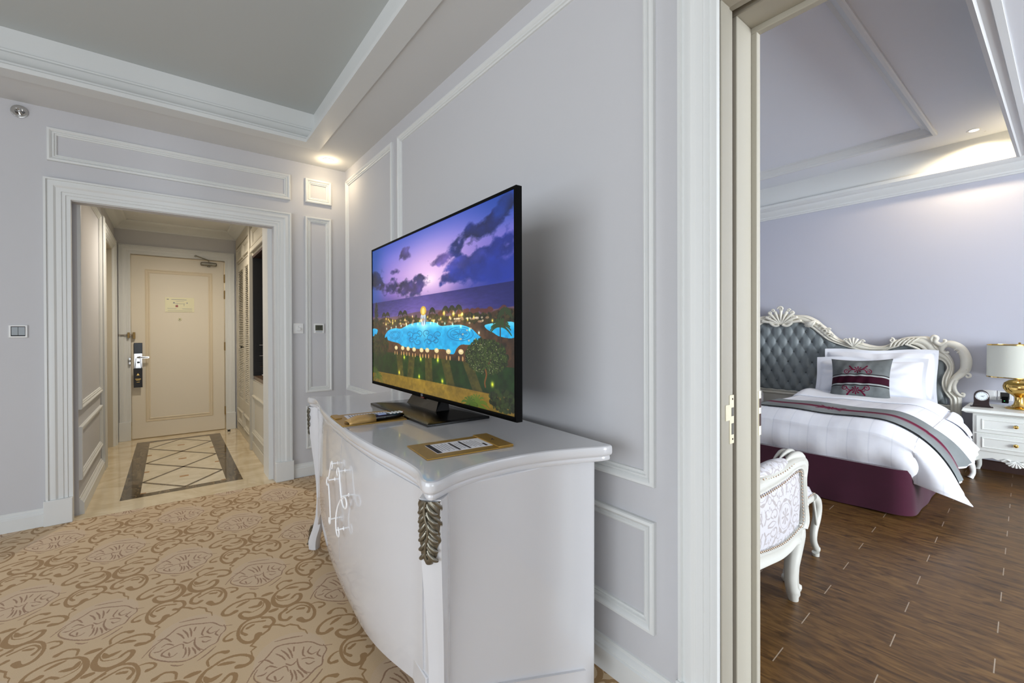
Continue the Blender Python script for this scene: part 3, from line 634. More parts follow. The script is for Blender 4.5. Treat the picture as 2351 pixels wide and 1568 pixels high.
b = B(); b.box(*ml(m0+.06, m1-.05, 2.105, 2.155, -.03, .0)); obj('cornice', b, cream_m, mb, bevel=.008); b = B(); b.box(*ml(m0, m1, 0, .10, -.012, .0)); obj('plinth', b, cream_m, mb, bevel=.004)
for zz in (.84, .955, 1.07):
    b = B(); b.box(*ml(m1-.036, m1-.03, zz, zz+.108, .02, .48)); dr = obj('drawer', b, dark_m, mb, smooth=False)
    b = B(); b.tube([(.055, m1-4.96-.034, zz+.06), (.055, m1-4.96-.055, zz+.06), (.16, m1-4.96-.055, zz+.06), (.16, m1-4.96-.034, zz+.06)], .003, 6); obj('handle', b, chrome_m, dr)
b = B(); b.add([(.78, 5.02, .802), (.98, 5.10, .802), (.95, 5.34, .803), (.76, 5.27, .818)], [(0, 1, 2, 3)]); ls = obj('leaflet', b, paper_m, solid=.001); tag(ls, 'white folded leaflet lying on the brown minibar worktop', 'leaflet')
# --- small things of the hall
t = thing('door_hanger', 'black room sign with gold print hanging from the door handle', 'sign', (-.30, HY-.052, .80))
b = B(); b.box(-.040, .040, -.002, .002, -.178, .045); obj('card', b, mat('black_card', (40, 42, 48), .5), t, bevel=.001)
b = B(); b.tube([(-.03, 0, .04), (-.018, -.004, .17), (.018, -.004, .17), (.03, 0, .04)], .002, 6); obj('cord', b, blackm_m, t)
b = B(); b.box(-.012, .012, -.0035, -.002, -.035, -.028); b.box(-.005, .005, -.0035, -.002, -.028, -.014); b.box(-.026, .026, -.0035, -.002, -.082, -.076); b.box(-.018, .018, -.0035, -.002, -.094, -.089); b.box(-.014, .014, -.0035, -.002, -.117, -.112); obj('gold_print', b, brass_m, t)
t = thing('door_stop', 'small chrome door stop on the marble floor by the door hinge side', 'door stop', (.585, 6.62, 0.0005))
b = B(); b.lathe([(0, 0), (.020, 0), (.020, .006), (.012, .010), (.012, .028), (0, .030)], 16); obj('post', b, chrome_m, t)
b = B(); b.lathe([(.0125, .014), (.016, .014), (.016, .026), (.0125, .026)], 16); obj('rubber_ring', b, blackm_m, t)

# ================================================================== WALL DEVICES
t = thing('light_switch', 'white double light switch on the wall left of the portal', 'light switch', (-.7655, YB, 1.275))
b = B(); b.sweep(rect(-.0415, .0415, -.041, .041), [(0, 0), (0, .006), (.002, .009), (.010, .009), (.010, .002)], lambda a, z, h: (a, -h, z), closed=True); obj('faceplate', b, plast_m, t, bevel=.001)
b = B(); b.box(-.032, .032, -.0025, 0, -.032, .032); obj('backplate', b, dullblack_m, t)
for s_ in (-1, 1):
    b = B(); b.add([(s_*.001, -.005, -.025), (s_*.029, -.005, -.025), (s_*.029, -.008, .027), (s_*.001, -.008, .027), (s_*.001, -.0026, -.025), (s_*.029, -.0026, -.025), (s_*.029, -.0026, .027), (s_*.001, -.0026, .027)], [(0, 1, 2, 3), (0, 4, 5, 1), (1, 5, 6, 2), (2, 6, 7, 3), (3, 7, 4, 0)]); obj('rocker', b, greyp_m, t)
t = thing('fan_control', 'white wall dial between the portal casing and the tall moulded panel', 'wall control', (.880, YB, 1.297))
b = B(); b.box(-.041, .041, -.008, 0, -.044, .044); obj('faceplate', b, plast_m, t, bevel=.003)
b = B(); b.box(-.028, .028, -.0105, -.008, -.030, .030); obj('inner_plate', b, plast_m, t, bevel=.002)
b = B(); b.lathe([(0, -.026), (.014, -.026), (.016, -.022), (.017, -.0105)], 24, (0, 0, -.006), 'y'); k_ = obj('dial', b, plast_m, t)
b = B(); b.box(-.0015, .0015, -.012, -.0105, .017, .021); obj('mark', b, ink_m, t)
t = thing('thermostat', 'white thermostat with dark display reading 23 in the tall panel', 'thermostat', (1.049, YB, 1.297))
b = B(); b.box(-.043, .043, -.014, 0, -.043, .043); obj('housing', b, plast_m, t, bevel=.003)
b = B(); b.box(-.031, .031, -.0155, -.014, -.018, .030); sc = obj('display', b, mat('lcd_display', (74, 76, 62), .2), t)
text_obj('digits', '23', .034, Matrix.Translation((.0, -.0158, .008)) @ Matrix.Rotation(PI/2, 4, 'X'), ink_m, sc)
b = B(); b.box(-.028, .028, -.0150, -.014, -.034, -.026); obj('button', b, greyp_m, t)
t = thing('sprinkler', 'round chrome sidewall sprinkler head high on the back wall', 'sprinkler', (-.752, YB, 2.683))
b = B(); b.lathe([(0, -.004), (.020, -.004), (.030, -.008), (.039, -.006), (.041, 0)], 32, (0, 0, 0), 'y'); obj('escutcheon', b, chrome_m, t)
b = B(); b.tube([(0, -.004, 0), (0, -.030, 0)], .006, 8); b.tube([(-.012, -.004, .006), (-.014, -.024, .010), (-.004, -.034, .012)], .0025, 6); b.tube([(.012, -.004, .006), (.014, -.024, .010), (.004, -.034, .012)], .0025, 6); b.box(-.014, .014, -.040, -.034, .004, .016); b.tube([(-.010, -.034, -.010), (0, -.036, -.014), (.010, -.034, -.010)], .003, 6); obj('deflector', b, chrome_m, t)
def downlight(x, y, z, label):
    t = thing('downlight', label, 'downlight', (x, y, z), 0, 'ceiling downlights')
    b = B(); b.lathe([(.030, -.001), (.032, -.004), (.044, -.004), (.047, 0)], 32); obj('trim_ring', b, plast_m, t)
    b = B(); b.lathe([(0, -.0015), (.031, -.0015)], 32); obj('lens', b, mat('lit_halogen_lens', (255, 244, 222), .4, emit=(255, 240, 214), estr=14), t)
    return t
downlight(1.082, 3.944, CZ, 'lit ceiling downlight in the corner of the living room')
downlight(5.516, .533, 3.0, 'lit ceiling downlight over the nightstand in the bedroom')
b = B(); b.lathe([(0, -.004), (.006, -.003), (.008, 0)], 12); o = obj('smoke_sensor', b, plast_m, loc=(5.62, .475, 3.0)); tag(o, 'tiny white ceiling button beside the bedroom downlight', 'sensor')
# strike plates in the lining of the opening
t = thing('strike_plate', 'cream strike plate in the near lining of the sliding door opening', 'strike plate', (1.345, .640, .99), 0, 'strike plates of the sliding door')
b = B(); b.box(-.012, .014, -.0025, 0, -.072, .076); b.box(-.036, -.010, -.0025, 0, .0, .048); obj('plate', b, mat('cream_enamel', (222, 216, 190), .35), t, bevel=.003)
for z0, z1 in ((.012, .038), (-.044, -.010)): obj('slot', B().box(-.003, .010, -.0035, -.0024, z0, z1), mat('steel_grey', (120, 118, 112), .4, .6), t)
for z0 in (.064, -.058): obj('screw', B().lathe([(0, -.0035), (.003, -.0035), (.003, -.002)], 10, (.004, 0, z0), 'y'), brown_m, t)
t = thing('strike_plate', 'cream strike plate on the bedroom edge of the opening', 'strike plate', (1.519, .632, .99), 0, 'strike plates of the sliding door')
b = B(); b.box(-.006, .010, -.002, 0, -.070, .074); obj('plate', b, mat('cream_enamel', (222, 216, 190), .35), t)
for z0, z1 in ((.020, .050), (-.040, .0)): obj('slot', B().box(-.004, .008, -.003, -.0018, z0, z1), brown_m, t)

# ================================================================== CONSOLE
TH = math.radians(4.2); ZC = .885
con = thing('console', 'white lacquered bow-fronted console with silver leaf carving under the television', 'console', (.56, 1.87, 0), -TH)
half = [(-.018, 0), (-.018, .193), (-.006, .421), (.012, .58), (.022, .70), (.020, .78), (.004, .845), (.006, .876), (.026, .888), (.058, .876), (.105, .850), (.18, .828), (.26, .818), (.345, .817), (.44, .830), (.54, .858), (.615, .884), (.650, .889)]
outl = [(x, -y) for x, y in half[::-1]][:-1]+half           # front edge, near end (-y) to far end (+y)
outl = spline(outl, 4)
def offset(pl, d):
    P = [Vector(p) for p in pl]; k = len(P); out = []
    for i in range(k):
        if i == 0 or i == k-1:
            out.append((P[i].x, P[i].y-math.copysign(d, P[i].y))); continue
        t = (P[i+1]-P[i-1]).normalized(); n = Vector((t.y, -t.x))
        out.append((P[i].x+n.x*d, P[i].y+n.y*d))
    return out
# inward normal check: the front centre must move to +x
_s = 1 if offset(outl, .01)[len(outl)//2][0] > outl[len(outl)//2][0] else -1
prof = [(.012, ZC), (.004, ZC-.002), (.001, ZC-.006), (0, ZC-.012), (0, ZC-.022), (.002, ZC-.028), (.007, ZC-.032), (.014, ZC-.034), (.016, ZC-.037), (.014, ZC-.041), (.014, ZC-.045), (.017, ZC-.050), (.024, ZC-.053), (.030, ZC-.053)]
b = B(); rows = [[(x, y, z) for x, y in offset(outl, _s*d*.72)] for d, z in prof]
rows = [r+[(.655, r[-1][1], r[0][2]), (.655, r[0][1], r[0][2])] for r in rows]
b.grid(rows, closed_u=True)
b.f.append(tuple(range(len(rows[0])))); b.m.append(0)
o_ = (len(prof)-1)*len(rows[0]); b.f.append(tuple(o_+i for i in range(len(rows[0])))[::-1]); b.m.append(0)
ctop = obj('top', b, lacq_m, con, ang=30)
for pg in ctop.data.polygons:
    if len(pg.vertices) > 10: pg.use_smooth = False
# body: bowed front, flat ends
def vf(y, z): return .008+.040*min(1, (abs(y)/.72))**2 - .018*math.sin(PI*min(1, max(0, (z-.10)/.75)))*(1-(abs(y)/.80)**4) + .03*max(0, (.26-z)/.16)**2*(1-(abs(y)/.8)**2)
def zb(y): return interp(abs(y), [0, .04, .2, .4, .6, .78], [.118, .112, .138, .185, .235, .275])
ys = np.linspace(-.822, .822, 63); b = B(); rows = []
for s_ in np.linspace(0, 1, 17): rows.append([(vf(y, zb(y)+s_*(ZC-.052-zb(y))), y, zb(y)+s_*(ZC-.052-zb(y))) for y in ys])
b.grid(rows)
b.grid([[(x, y, z) for x, y, z in rows[0]], [(.10, y, max(z, .11)) for x, y, z in rows[0]], [(.60, y, .12) for x, y, z in rows[0]]])
obj('bowed_front', b, lacq_m, con, ang=50)
for sg in (-1, 1):
    arch = [(.085, ZC-.050), (.085, .05), (.12, .03), (.30, .02), (.335, .06), (.38, .095), (.455, .110), (.53, .095), (.575, .06), (.61, .02), (.648, .0), (.652, ZC-.050)]
    b = B(); b.prism(arch, sg*.796, sg*.812, 'xz'); obj('end_panel', b, lacq_m, con, bevel=.004)
    b = B(); b.box(.088, .098, min(sg*.790, sg*.822), max(sg*.790, sg*.822), .03, ZC-.051); obj('corner_bead', b, lacq_m, con, bevel=.004)
b = B(); b.box(.630, .650, -.80, .80, .05, ZC-.055); obj('back_panel', b, lacq_m, con, smooth=False)
# doors: thin curved leaves just proud of the body, each with an S-shaped pull
def zdb(y): return interp(abs(y), [0, .3, .6, .76], [.312, .295, .315, .325])
near = [(-.094, .719), (-.112, .722), (-.123, .713), (-.140, .690), (-.157, .665), (-.178, .636), (-.200, .615), (-.235, .603), (-.268, .612), (-.287, .628), (-.276, .643), (-.250, .644), (-.211, .634), (-.170, .617), (-.135, .595), (-.105, .570), (-.085, .545), (-.075, .519), (-.078, .497), (-.090, .480), (-.110, .470), (-.135, .478), (-.140, .495), (-.125, .503)]
hA = [(-.060, .695), (-.055, .715), (-.066, .728), (-.082, .722), (-.092, .700), (-.094, .665), (-.092, .640), (-.095, .620), (-.108, .602), (-.124, .604), (-.130, .620), (-.118, .630), (-.100, .622), (-.080, .600), (-.062, .570), (-.052, .535), (-.052, .505), (-.060, .482), (-.078, .474), (-.088, .486), (-.080, .498)]
hA_n = [(-.072, .690), (-.060, .700), (-.062, .716), (-.080, .722), (-.098, .708), (-.118, .672), (-.138, .636), (-.158, .614), (-.184, .602), (-.210, .606), (-.222, .622), (-.208, .640), (-.184, .640), (-.160, .628), (-.125, .606), (-.092, .572), (-.074, .538), (-.068, .508), (-.074, .480), (-.094, .462), (-.116, .466), (-.122, .484), (-.110, .498), (-.098, .492)]
hA_f = [(.032, .690), (.026, .706), (.038, .720), (.054, .712), (.062, .690), (.080, .650), (.096, .630), (.116, .632), (.124, .612), (.112, .600), (.092, .612), (.076, .604), (.062, .580), (.046, .545), (.036, .510), (.032, .478), (.042, .458), (.058, .462), (.060, .480)]
for sg in (-1, 1):
    yy = np.linspace(.003, .765, 34); b = B(); rows = []
    for s_ in np.linspace(0, 1, 15):
        rows.append([(vf(y, zdb(y)+s_*(.822-zdb(y)))-.0045, sg*y, zdb(y)+s_*(.822-zdb(y))) for y in yy])
    b.grid(rows)
    edge = [rows[0], [(x+.006, y, z) for x, y, z in rows[0]]]; b.grid(edge)
    edge = [rows[-1], [(x+.006, y, z) for x, y, z in rows[-1]]]; b.grid(edge)
    for c_ in (0, -1): b.grid([[r[c_] for r in rows], [(r[c_][0]+.006, r[c_][1], r[c_][2]) for r in rows]])
    dr = obj('door', b, lacq_m, con, ang=50)
    b = B(); pts = []
    hN = hA_n if sg < 0 else hA_f
    for (y, z) in spline(hN, 5): pts.append((vf(y, z)-.030, y, z))
    k = len(pts); b.tube(pts, [.0026+.0010*math.sin(PI*i/k) for i in range(k)], 8, flat=.8)
    for (y, z) in (((-.080, .709), (-.150, .632), (-.085, .480)) if sg < 0 else ((.050, .707), (.088, .628), (.048, .475))):
        y2 = y
        b.tube([(vf(y, z)-.030, y2, z), (vf(y, z)-.004, y2, z)], .0030, 8); b.lathe([(0, -.001), (.007, -.001), (.008, .001), (0, .002)], 14, (vf(y, z)-.0055, y2, z), 'x')
    obj('handle', b, mat('white_enamel', (245, 245, 246), .15, coat=.5), dr)
# corner posts with carved silver leaves and scroll feet
def post(sx, sg):
    fx = (lambda x: x) if sx < 0 else (lambda x: .640-x)
    zs = [ZC-.052, .80, .70, .60, .50, .40, .30, .20, .13, .08, .04, .0]
    px = [.046, .046, .048, .054, .062, .068, .070, .064, .052, .040, .034, .036]
    py = [.838, .838, .836, .830, .822, .814, .812, .820, .836, .852, .862, .862]
    rr = [.036, .036, .035, .032, .029, .027, .026, .026, .026, .027, .029, .026]
    Z = np.linspace(0, 1, 34); rows = []
    for s_ in Z:
        z = (1-s_)*(ZC-.052); x = np.interp(-z, [-q for q in zs], px); y = np.interp(-z, [-q for q in zs], py); r = np.interp(-z, [-q for q in zs], rr)
        row = []
        for j in range(20):
            a = 2*PI*j/20; rad = r*(1+.10*math.cos(4*a)+.05*math.cos(8*a+.3))
            row.append((fx(x+rad*math.cos(a)), sg*(y+rad*math.sin(a)), z))
        rows.append(row)
    b = B(); b.grid(rows, closed_u=True); b.f.append(tuple(range(20))); b.m.append(0); b.f.append(tuple(33*20+i for i in range(20))); b.m.append(0)
    leg = obj('leg', b, lacq_m, con, ang=50)
    # bracket of the arch between leg and apron
    if sx < 0:
        b = B(); b.prism([(.79, .32), (.79, .16), (.76, .20), (.72, .245), (.66, .262), (.64, .32)] if sg > 0 else [(-.79, .32), (-.79, .16), (-.76, .20), (-.72, .245), (-.66, .262), (-.64, .32)], .040, .055, 'yz'); obj('bracket', b, lacq_m, con, bevel=.003)
    # leaf carving: layered lobes climbing the face of the leg
    b = B(); BA = math.atan2(.62, -.78)
    def lp3(z0, aa, rad): 
        x = np.interp(-z0, [-q for q in zs], px); y = np.interp(-z0, [-q for q in zs], py); r = np.interp(-z0, [-q for q in zs], rr)
        return (fx(x+(r+rad)*math.cos(aa)), sg*(y+(r+rad)*math.sin(aa)), z0)
    rows = []
    for s_ in np.linspace(0, 1, 60):
        z0 = .833-s_*.150; lob = .22*abs(math.sin(s_*PI*3.6+.4)); wdt = (.80+lob)*(1-.55*s_**4)
        rows.append([lp3(z0-.004*abs(q), BA+wdt*q, .004+.0055*(1-q*q)+.0020*math.sin(14*abs(q)*1.0-s_*46)*(1-.3*abs(q))) for q in np.linspace(-1, 1, 25)])
    b.grid(rows)
    for k in range(6):
        z0 = .826-k*.024
        for side in (-1, 1):
            b.tube([lp3(z0-.040*q+.012*q**3, BA+side*(.04+.60*q**1.2), .0072+.003*math.sin(PI*q)) for q in np.linspace(0, 1, 10)], [.0036+.0022*math.sin(PI*i/10.0) for i in range(10)], 8)
    b.tube([lp3(.832-.15*q, BA+.10*math.sin(q*9), .011) for q in np.linspace(0, 1, 20)], .004, 8)
    x = np.interp(-.672, [-q for q in zs], px); y = np.interp(-.672, [-q for q in zs], py)
    b.lathe([(0, -.016), (.010, -.012), (.015, 0), (.013, .012), (.005, .018)], 14, (fx(x-.024), sg*(y+.018), .678))
    obj('leaf_carving', b, silver_m, leg, ang=60)
    b = B(); c0 = (fx(.020), sg*.876)
    b.tube([(c0[0], c0[1], .05)]+[(c0[0]-(.004 if sx < 0 else -.004)*q, c0[1]+sg*(.004+.018*math.cos(-1.5+q*1.25)*(1-q/7)), .030+.020*math.sin(-1.5+q*1.25)*(1-q/7)+.004) for q in np.linspace(0, 5.2, 22)], [.008]*8+[.0065]*8+[.005]*7, 8)
    for k in range(4):
        b.tube([(fx(.036-.006*k), sg*(.850+.006*k), .145-.022*k), (fx(.022-.004*k), sg*(.872+.004*k), .125-.022*k), (fx(.010), sg*(.888), .095-.018*k)], [.007, .006, .003], 8)
    b.lathe([(0, -.014), (.010, -.014), (.012, 0), (.010, .010), (0, .012)], 12, (c0[0], c0[1]+sg*.004, .028), 'x')
    obj('scroll_foot', b, silver_m, leg, ang=60)
for sg in (-1, 1): post(-1, sg)
UA = Vector((math.sin(TH), math.cos(TH), 0)); VA = Vector((math.cos(TH), -math.sin(TH), 0))
def cw(u, v, z=ZC): p = Vector((.56, 1.87, 0))+UA*u+VA*v; return Vector((p.x, p.y, z))

# ================================================================== TELEVISION
ta = math.atan2(.96-.921, 2.593-1.152)
tv = thing('television', 'large flat television showing a lit resort pool at dusk on the white console', 'television', (.9405, 1.8725, ZC), -ta)
TW, TZ0, TZ1 = .7208, .954-ZC, 1.755-ZC
b = B()
# screen frame: slim bezel, deeper edge, thick lower back
b.sweep(rect(-TW, TW, TZ0, TZ1), [(0, .022), (0, -.002), (.0015, -.004), (.011, -.004), (.012, -.001)], lambda a, z, h: (h, a, z), closed=True)
b.add([(.022, -TW, TZ0), (.022, TW, TZ0), (.022, TW, TZ1), (.022, -TW, TZ1)], [(0, 1, 2, 3)])
b.box(-.004, -.001, -TW+.001, TW-.001, TZ0+.001, TZ0+.018)
obj('frame', b, blackm_m, tv, ang=30)
b = B(); b.add([(.022, -TW+.06, TZ0+.03), (.022, TW-.06, TZ0+.03), (.022, TW-.06, TZ1-.2), (.022, -TW+.06, TZ1-.2), (.062, -TW+.12, TZ0+.05), (.062, TW-.12, TZ0+.05), (.062, TW-.12, TZ1-.28), (.062, -TW+.12, TZ1-.28)], [(0, 1, 5, 4), (1, 2, 6, 5), (2, 3, 7, 6), (3, 0, 4, 7), (4, 5, 6, 7)]); obj('rear_housing', b, blackm_m, tv, smooth=False)
b = B()
base_o = [(-.135, -.31), (-.135, .36), (.16, .36), (.16, -.31)]
top_o = [(-.125, -.30), (-.125, .35), (.15, .35), (.15, -.30)]
rows = [[(x, y, .0) for x, y in base_o], [(x, y, .010) for x, y in base_o], [(x*.97, y*.985, .013) for x, y in top_o], [(.075 if x > 0 else -.02, .17 if y > 0 else -.15, .026) for x, y in top_o]]
b.grid(rows, closed_u=True); b.f.append((0, 1, 2, 3)); b.m.append(0); b.f.append((15, 14, 13, 12)); b.m.append(0)
st_ = obj('stand_base', b, black_m, tv, smooth=False, bevel=.002)
b = B(); b.grid([[(-.018, -.15, .024), (-.018, .17, .024), (.05, .17, .024), (.05, -.15, .024)], [(.006, -.13, .07), (.006, .15, .07), (.055, .15, .07), (.055, -.13, .07)], [(.031, -.13, .20), (.031, .15, .20), (.058, .15, .20), (.058, -.13, .20)]], closed_u=True); obj('stand_neck', b, black_m, tv, smooth=False)
b = B(); b.box(-.0045, -.001, .0, .035, TZ0-.004, TZ0+.002); obj('indicator', b, mat('dark_red_lens', (90, 14, 10), .2), tv)
mwt = Matrix.Translation((-.0052, .02, TZ0+.0105)) @ Matrix.Rotation(-PI/2, 4, 'Z') @ Matrix.Rotation(PI/2, 4, 'X')
text_obj('logo', 'LG', .016, mwt, mat('logo_grey', (170, 170, 172), .3), tv)

def tv_picture():
    w, h = 1280, 710
    x = (np.arange(w)+.5)/w; y = (np.arange(h)+.5)/h; X, Y = np.meshgrid(x, y)      # Y down
    def ramp(t, stops):
        out = np.zeros(t.shape+(3,))
        for c in range(3): out[..., c] = np.interp(t, [s[0] for s in stops], [s[1][c]/255 for s in stops])
        return out
    def mix(a, b_, m): return a*(1-m[..., None])+b_*m[..., None]
    def C(*c): return np.array(c)/255.0
    # sky
    img = ramp(Y/.405, [(0, (60, 84, 186)), (.25, (108, 108, 206)), (.6, (150, 120, 205)), (.85, (120, 90, 185)), (1, (74, 58, 140))])
    glow = np.exp(-(((X-.54)/.26)**2+((Y-.29)/.19)**2)); img = mix(img, np.broadcast_to(C(240, 198, 244), img.shape), np.clip(glow*.95, 0, 1))
    g2 = np.exp(-(((X-.545)/.05)**2+((Y-.315)/.035)**2)); img = mix(img, np.broadcast_to(C(255, 232, 246), img.shape), np.clip(g2*.9, 0, 1))
    left = np.exp(-((X-.0)/.12)**2); img = mix(img, np.broadcast_to(C(22, 72, 150), img.shape), np.clip(left*.8, 0, 1))
    img = mix(img, np.broadcast_to(C(20, 60, 150), img.shape), np.clip(np.exp(-((X-1)/.18)**2)*np.exp(-(Y/.14)**2)*.9, 0, 1))
    n = fbm(w, h, 7, 6, 3, .8); n2 = fbm(w, h, 14, 5, 8, .9); n3 = fbm(w, h, 34, 4, 18, 1.2)
    def cloud(cx, cy, rx, ry, col, th=.42, tilt=0.0, k=14):
        d = ((X-cx)/rx)**2+((Y-cy-tilt*(X-cx))/ry)**2
        m = np.clip(((n*.45+n2*.35+n3*.2)-.60-(th-.38)+.30*np.exp(-d*.75))*9.0, 0, 1)*np.clip(2.4-d*.8, 0, 1)
        nonlocal img
        sh = np.clip(.75+1.2*(n2-.5), .4, 1.3)[..., None]
        img = mix(img, np.clip(C(*col)*sh, 0, 1), np.clip(m, 0, .94))
    cloud(.88, .11, .15, .055, (16, 34, 110), .39, -.42); cloud(.97, .05, .06, .06, (20, 50, 130), .38); cloud(.93, .25, .22, .055, (22, 40, 136), .38, -.30); cloud(.78, .27, .10, .035, (60, 64, 160), .39, -.15)
    cloud(.70, .325, .13, .03, (72, 66, 160), .38, 0); cloud(.88, .33, .24, .045, (36, 54, 158), .37, -.05); cloud(.15, .30, .24, .06, (44, 44, 116), .34, .15); cloud(.06, .24, .12, .06, (26, 44, 104), .34, .2)
    cloud(.33, .12, .05, .05, (82, 72, 140), .40); cloud(.40, .34, .16, .03, (84, 66, 150), .40); cloud(.47, .29, .06, .03, (64, 58, 140), .38); cloud(.60, .22, .07, .035, (104, 84, 168), .42); cloud(.25, .21, .08, .03, (78, 70, 150), .42)
    img = mix(img, np.broadcast_to(C(20, 48, 150), img.shape), np.clip((Y-.16)/.2, 0, 1)*np.clip((X-.66)/.3, 0, .75))
    # sea
    sea = ramp((Y-.402)/.11, [(0, (52, 44, 118)), (.4, (74, 60, 140)), (1, (104, 82, 160))]); rip = fbm(w, h, 40, 4, 21, 3.0)
    sea = sea*(.8+.4*rip[..., None]); sea = mix(sea, np.broadcast_to(C(118, 96, 180), img.shape), np.clip(np.exp(-((X-.5)/.2)**2)*.4, 0, 1)); sea = mix(sea, np.broadcast_to(C(10, 20, 84), img.shape), np.clip(np.abs(X-.45)*1.6-.1, 0, .85))
    m = (Y > .402).astype(float); img = mix(img, sea, m)
    # shore, dark grounds
    sh_y = .505+.012*np.sin(X*9)
    img = mix(img, np.broadcast_to(C(96, 70, 92), img.shape), np.clip((Y-sh_y)*200, 0, 1)); 
    gr = np.clip(fbm(w, h, 50, 4, 31, .7), 0, 1)
    dark = np.stack([.10+.28*gr, .085+.16*gr, .07+.07*gr], -1)
    img = mix(img, dark, np.clip((Y-.525-.01*np.sin(X*31))*160, 0, 1))
    deck = np.stack([.34+.18*gr, .22+.12*gr, .15+.06*gr], -1)
    img = mix(img, deck, np.clip(1.25-(((X-.5)/.40)**2+((Y-.665)/.115)**2), 0, 1)*(Y > .54)*.8)
    rng = np.random.RandomState(5)
    def blob(cx, cy, rx, ry, col, a=1.0, soft=2.0):
        nonlocal img
        x0, x1 = int(max(0, (cx-rx*1.7)*w)), int(min(w, (cx+rx*1.7)*w+1)); y0, y1 = int(max(0, (cy-ry*1.7)*h)), int(min(h, (cy+ry*1.7)*h+1))
        if x1 <= x0 or y1 <= y0: return
        d = ((X[y0:y1, x0:x1]-cx)/rx)**2+((Y[y0:y1, x0:x1]-cy)/ry)**2
        mm = np.clip((1-d)*soft, 0, 1)*a
        img[y0:y1, x0:x1] = img[y0:y1, x0:x1]*(1-mm[..., None])+C(*col)*mm[..., None]
    def light(cx, cy, r, col=(255, 214, 90)):
        nonlocal img
        d = np.sqrt((X-cx)**2+((Y-cy)*.555)**2); img += (np.exp(-(d/r)**2)[..., None]*C(*col)*.9)+(np.exp(-(d/(r*3)))[..., None]*C(*col)*.10)
    def tree(cx, cy, rx, ry, k, c1, c2, seed, z=1.0):
        r2 = np.random.RandomState(seed)
        for i in range(k):
            a = r2.rand()*2*PI; q = math.sqrt(r2.rand()); c = np.array(c1)*(1-q*0)+0; t = r2.rand()
            col = tuple(np.array(c1)*(1-t)+np.array(c2)*t)
            blob(cx+rx*q*math.cos(a), cy+ry*q*math.sin(a), (.004+.006*r2.rand())*z, (.006+.009*r2.rand())*z, col, .85, 3)
    def palm(cx, cy, s, col=(60, 92, 30)):
        for i in range(13):
            a = PI*(1.02+.96*i/12)+rng.randn()*.05
            for q in np.linspace(0, 1, 16):
                blob(cx+s*.62*q*math.cos(a), cy+s*1.05*(q*math.sin(a)+.55*q*q), .0035*(1-q*.6)+.001, .006*(1-q*.5)+.001, col, .9, 3)
        for q in np.linspace(0, 1, 10): blob(cx, cy+s*1.2*q, .003, .01, (60, 46, 30), .8)
    for i in range(60): xx = rng.rand(); tree(xx, .545+.02*rng.rand(), .02, .022, 8, (18, 24, 16), (66, 58, 26), i)
    for i in range(26): blob(.60+.36*rng.rand(), .512+.012*rng.rand(), .014, .012, (84, 44, 40), .9)
    for xx in (.13, .17, .56, .65, .69, .73, .30, .34): palm(xx, .50, .035, (30, 34, 30))
    tree(.045, .48, .018, .075, 60, (14, 20, 22), (30, 44, 40), 90)
    # pools
    def poly(pts, f=lambda: None, smooth=8):
        P = np.array(spline(pts, smooth, True)); inside = np.zeros((h, w), bool)
        for i in range(len(P)):
            (xa, ya), (xb, yb) = P[i-1], P[i]
            cnd = ((ya > Y) != (yb > Y)); 
            with np.errstate(divide='ignore', invalid='ignore'): xi = (xb-xa)*(Y-ya)/(yb-ya)+xa
            inside ^= cnd & (X < xi)
        return inside.astype(float)
    pool = [(.137, .667), (.175, .615), (.246, .598), (.30, .602), (.337, .590), (.40, .570), (.50, .563), (.58, .570), (.62, .590), (.68, .588), (.747, .589), (.80, .608), (.832, .637), (.855, .664), (.80, .690), (.747, .692), (.719, .713), (.70, .745), (.665, .742), (.64, .722), (.543, .730), (.40, .728), (.32, .720), (.277, .700), (.20, .688)]
    pm_ = poly(pool); rip = fbm(w, h, 60, 4, 77, .8)
    water = np.stack([.02+.14*rip, .52+.26*rip, .78+.20*rip], -1)
    water = mix(water, np.broadcast_to(C(150, 240, 250), img.shape), np.clip(np.exp(-((Y-.585)/.018)**2)*.5+np.exp(-((X-.50)/.03)**2-((Y-.61)/.06)**2)*.6, 0, .85))
    img = mix(img, water, pm_)
    # tiled ornament on the pool bed
    rr = Ras(w, h, 1.0, 1.0, wrap=False)
    for sgn in (-1, 1):
        for (cx, cy, r0, a0) in ((.06, .655, .04, 0), (.11, .640, .035, 1.5), (.04, .685, .03, 3), (.09, .675, .026, 4.5), (.03, .63, .03, 2)):
            rr.stroke(spiral(.49+sgn*cx, cy, r0, r0*.2, a0, sgn*1.1, 70, 1, .75), .0022)
    for (cx, cy, rx, ry) in ((.735, .635, .075, .036), (.735, .635, .055, .026), (.245, .645, .05, .028), (.245, .645, .035, .02)):
        rr.stroke([(cx+rx*math.cos(a), cy+ry*math.sin(a)) for a in np.linspace(0, 2*PI, 90)], .0016)
    for i in range(12): rr.stroke([(.735, .635), (.735+.045*math.cos(i), .635+.022*math.sin(i))], .0014)
    img = mix(img, np.broadcast_to(C(8, 96, 150), img.shape), rr.a*pm_*.75)
    img = mix(img, water, poly([(.871, .592), (.93, .583), (1.0, .586), (1.0, .65), (.94, .648), (.907, .629), (.878, .612)]))
    img = mix(img, water, poly([(0, .60), (.055, .605), (.045, .64), (0, .655)]))
    for a in np.linspace(0, 1, 15): light(.16+.68*a, .60-.028*math.sin(PI*a)+(.0 if a < .8 else .03*(a-.8)/.2), .004, (180, 250, 255))
    # domed fountain pavilion
    blob(.494, .548, .024, .045, (210, 226, 240), .9, 4); blob(.494, .495, .024, .030, (220, 178, 60), 1, 4); blob(.494, .497, .012, .022, (255, 232, 140), .9, 3)
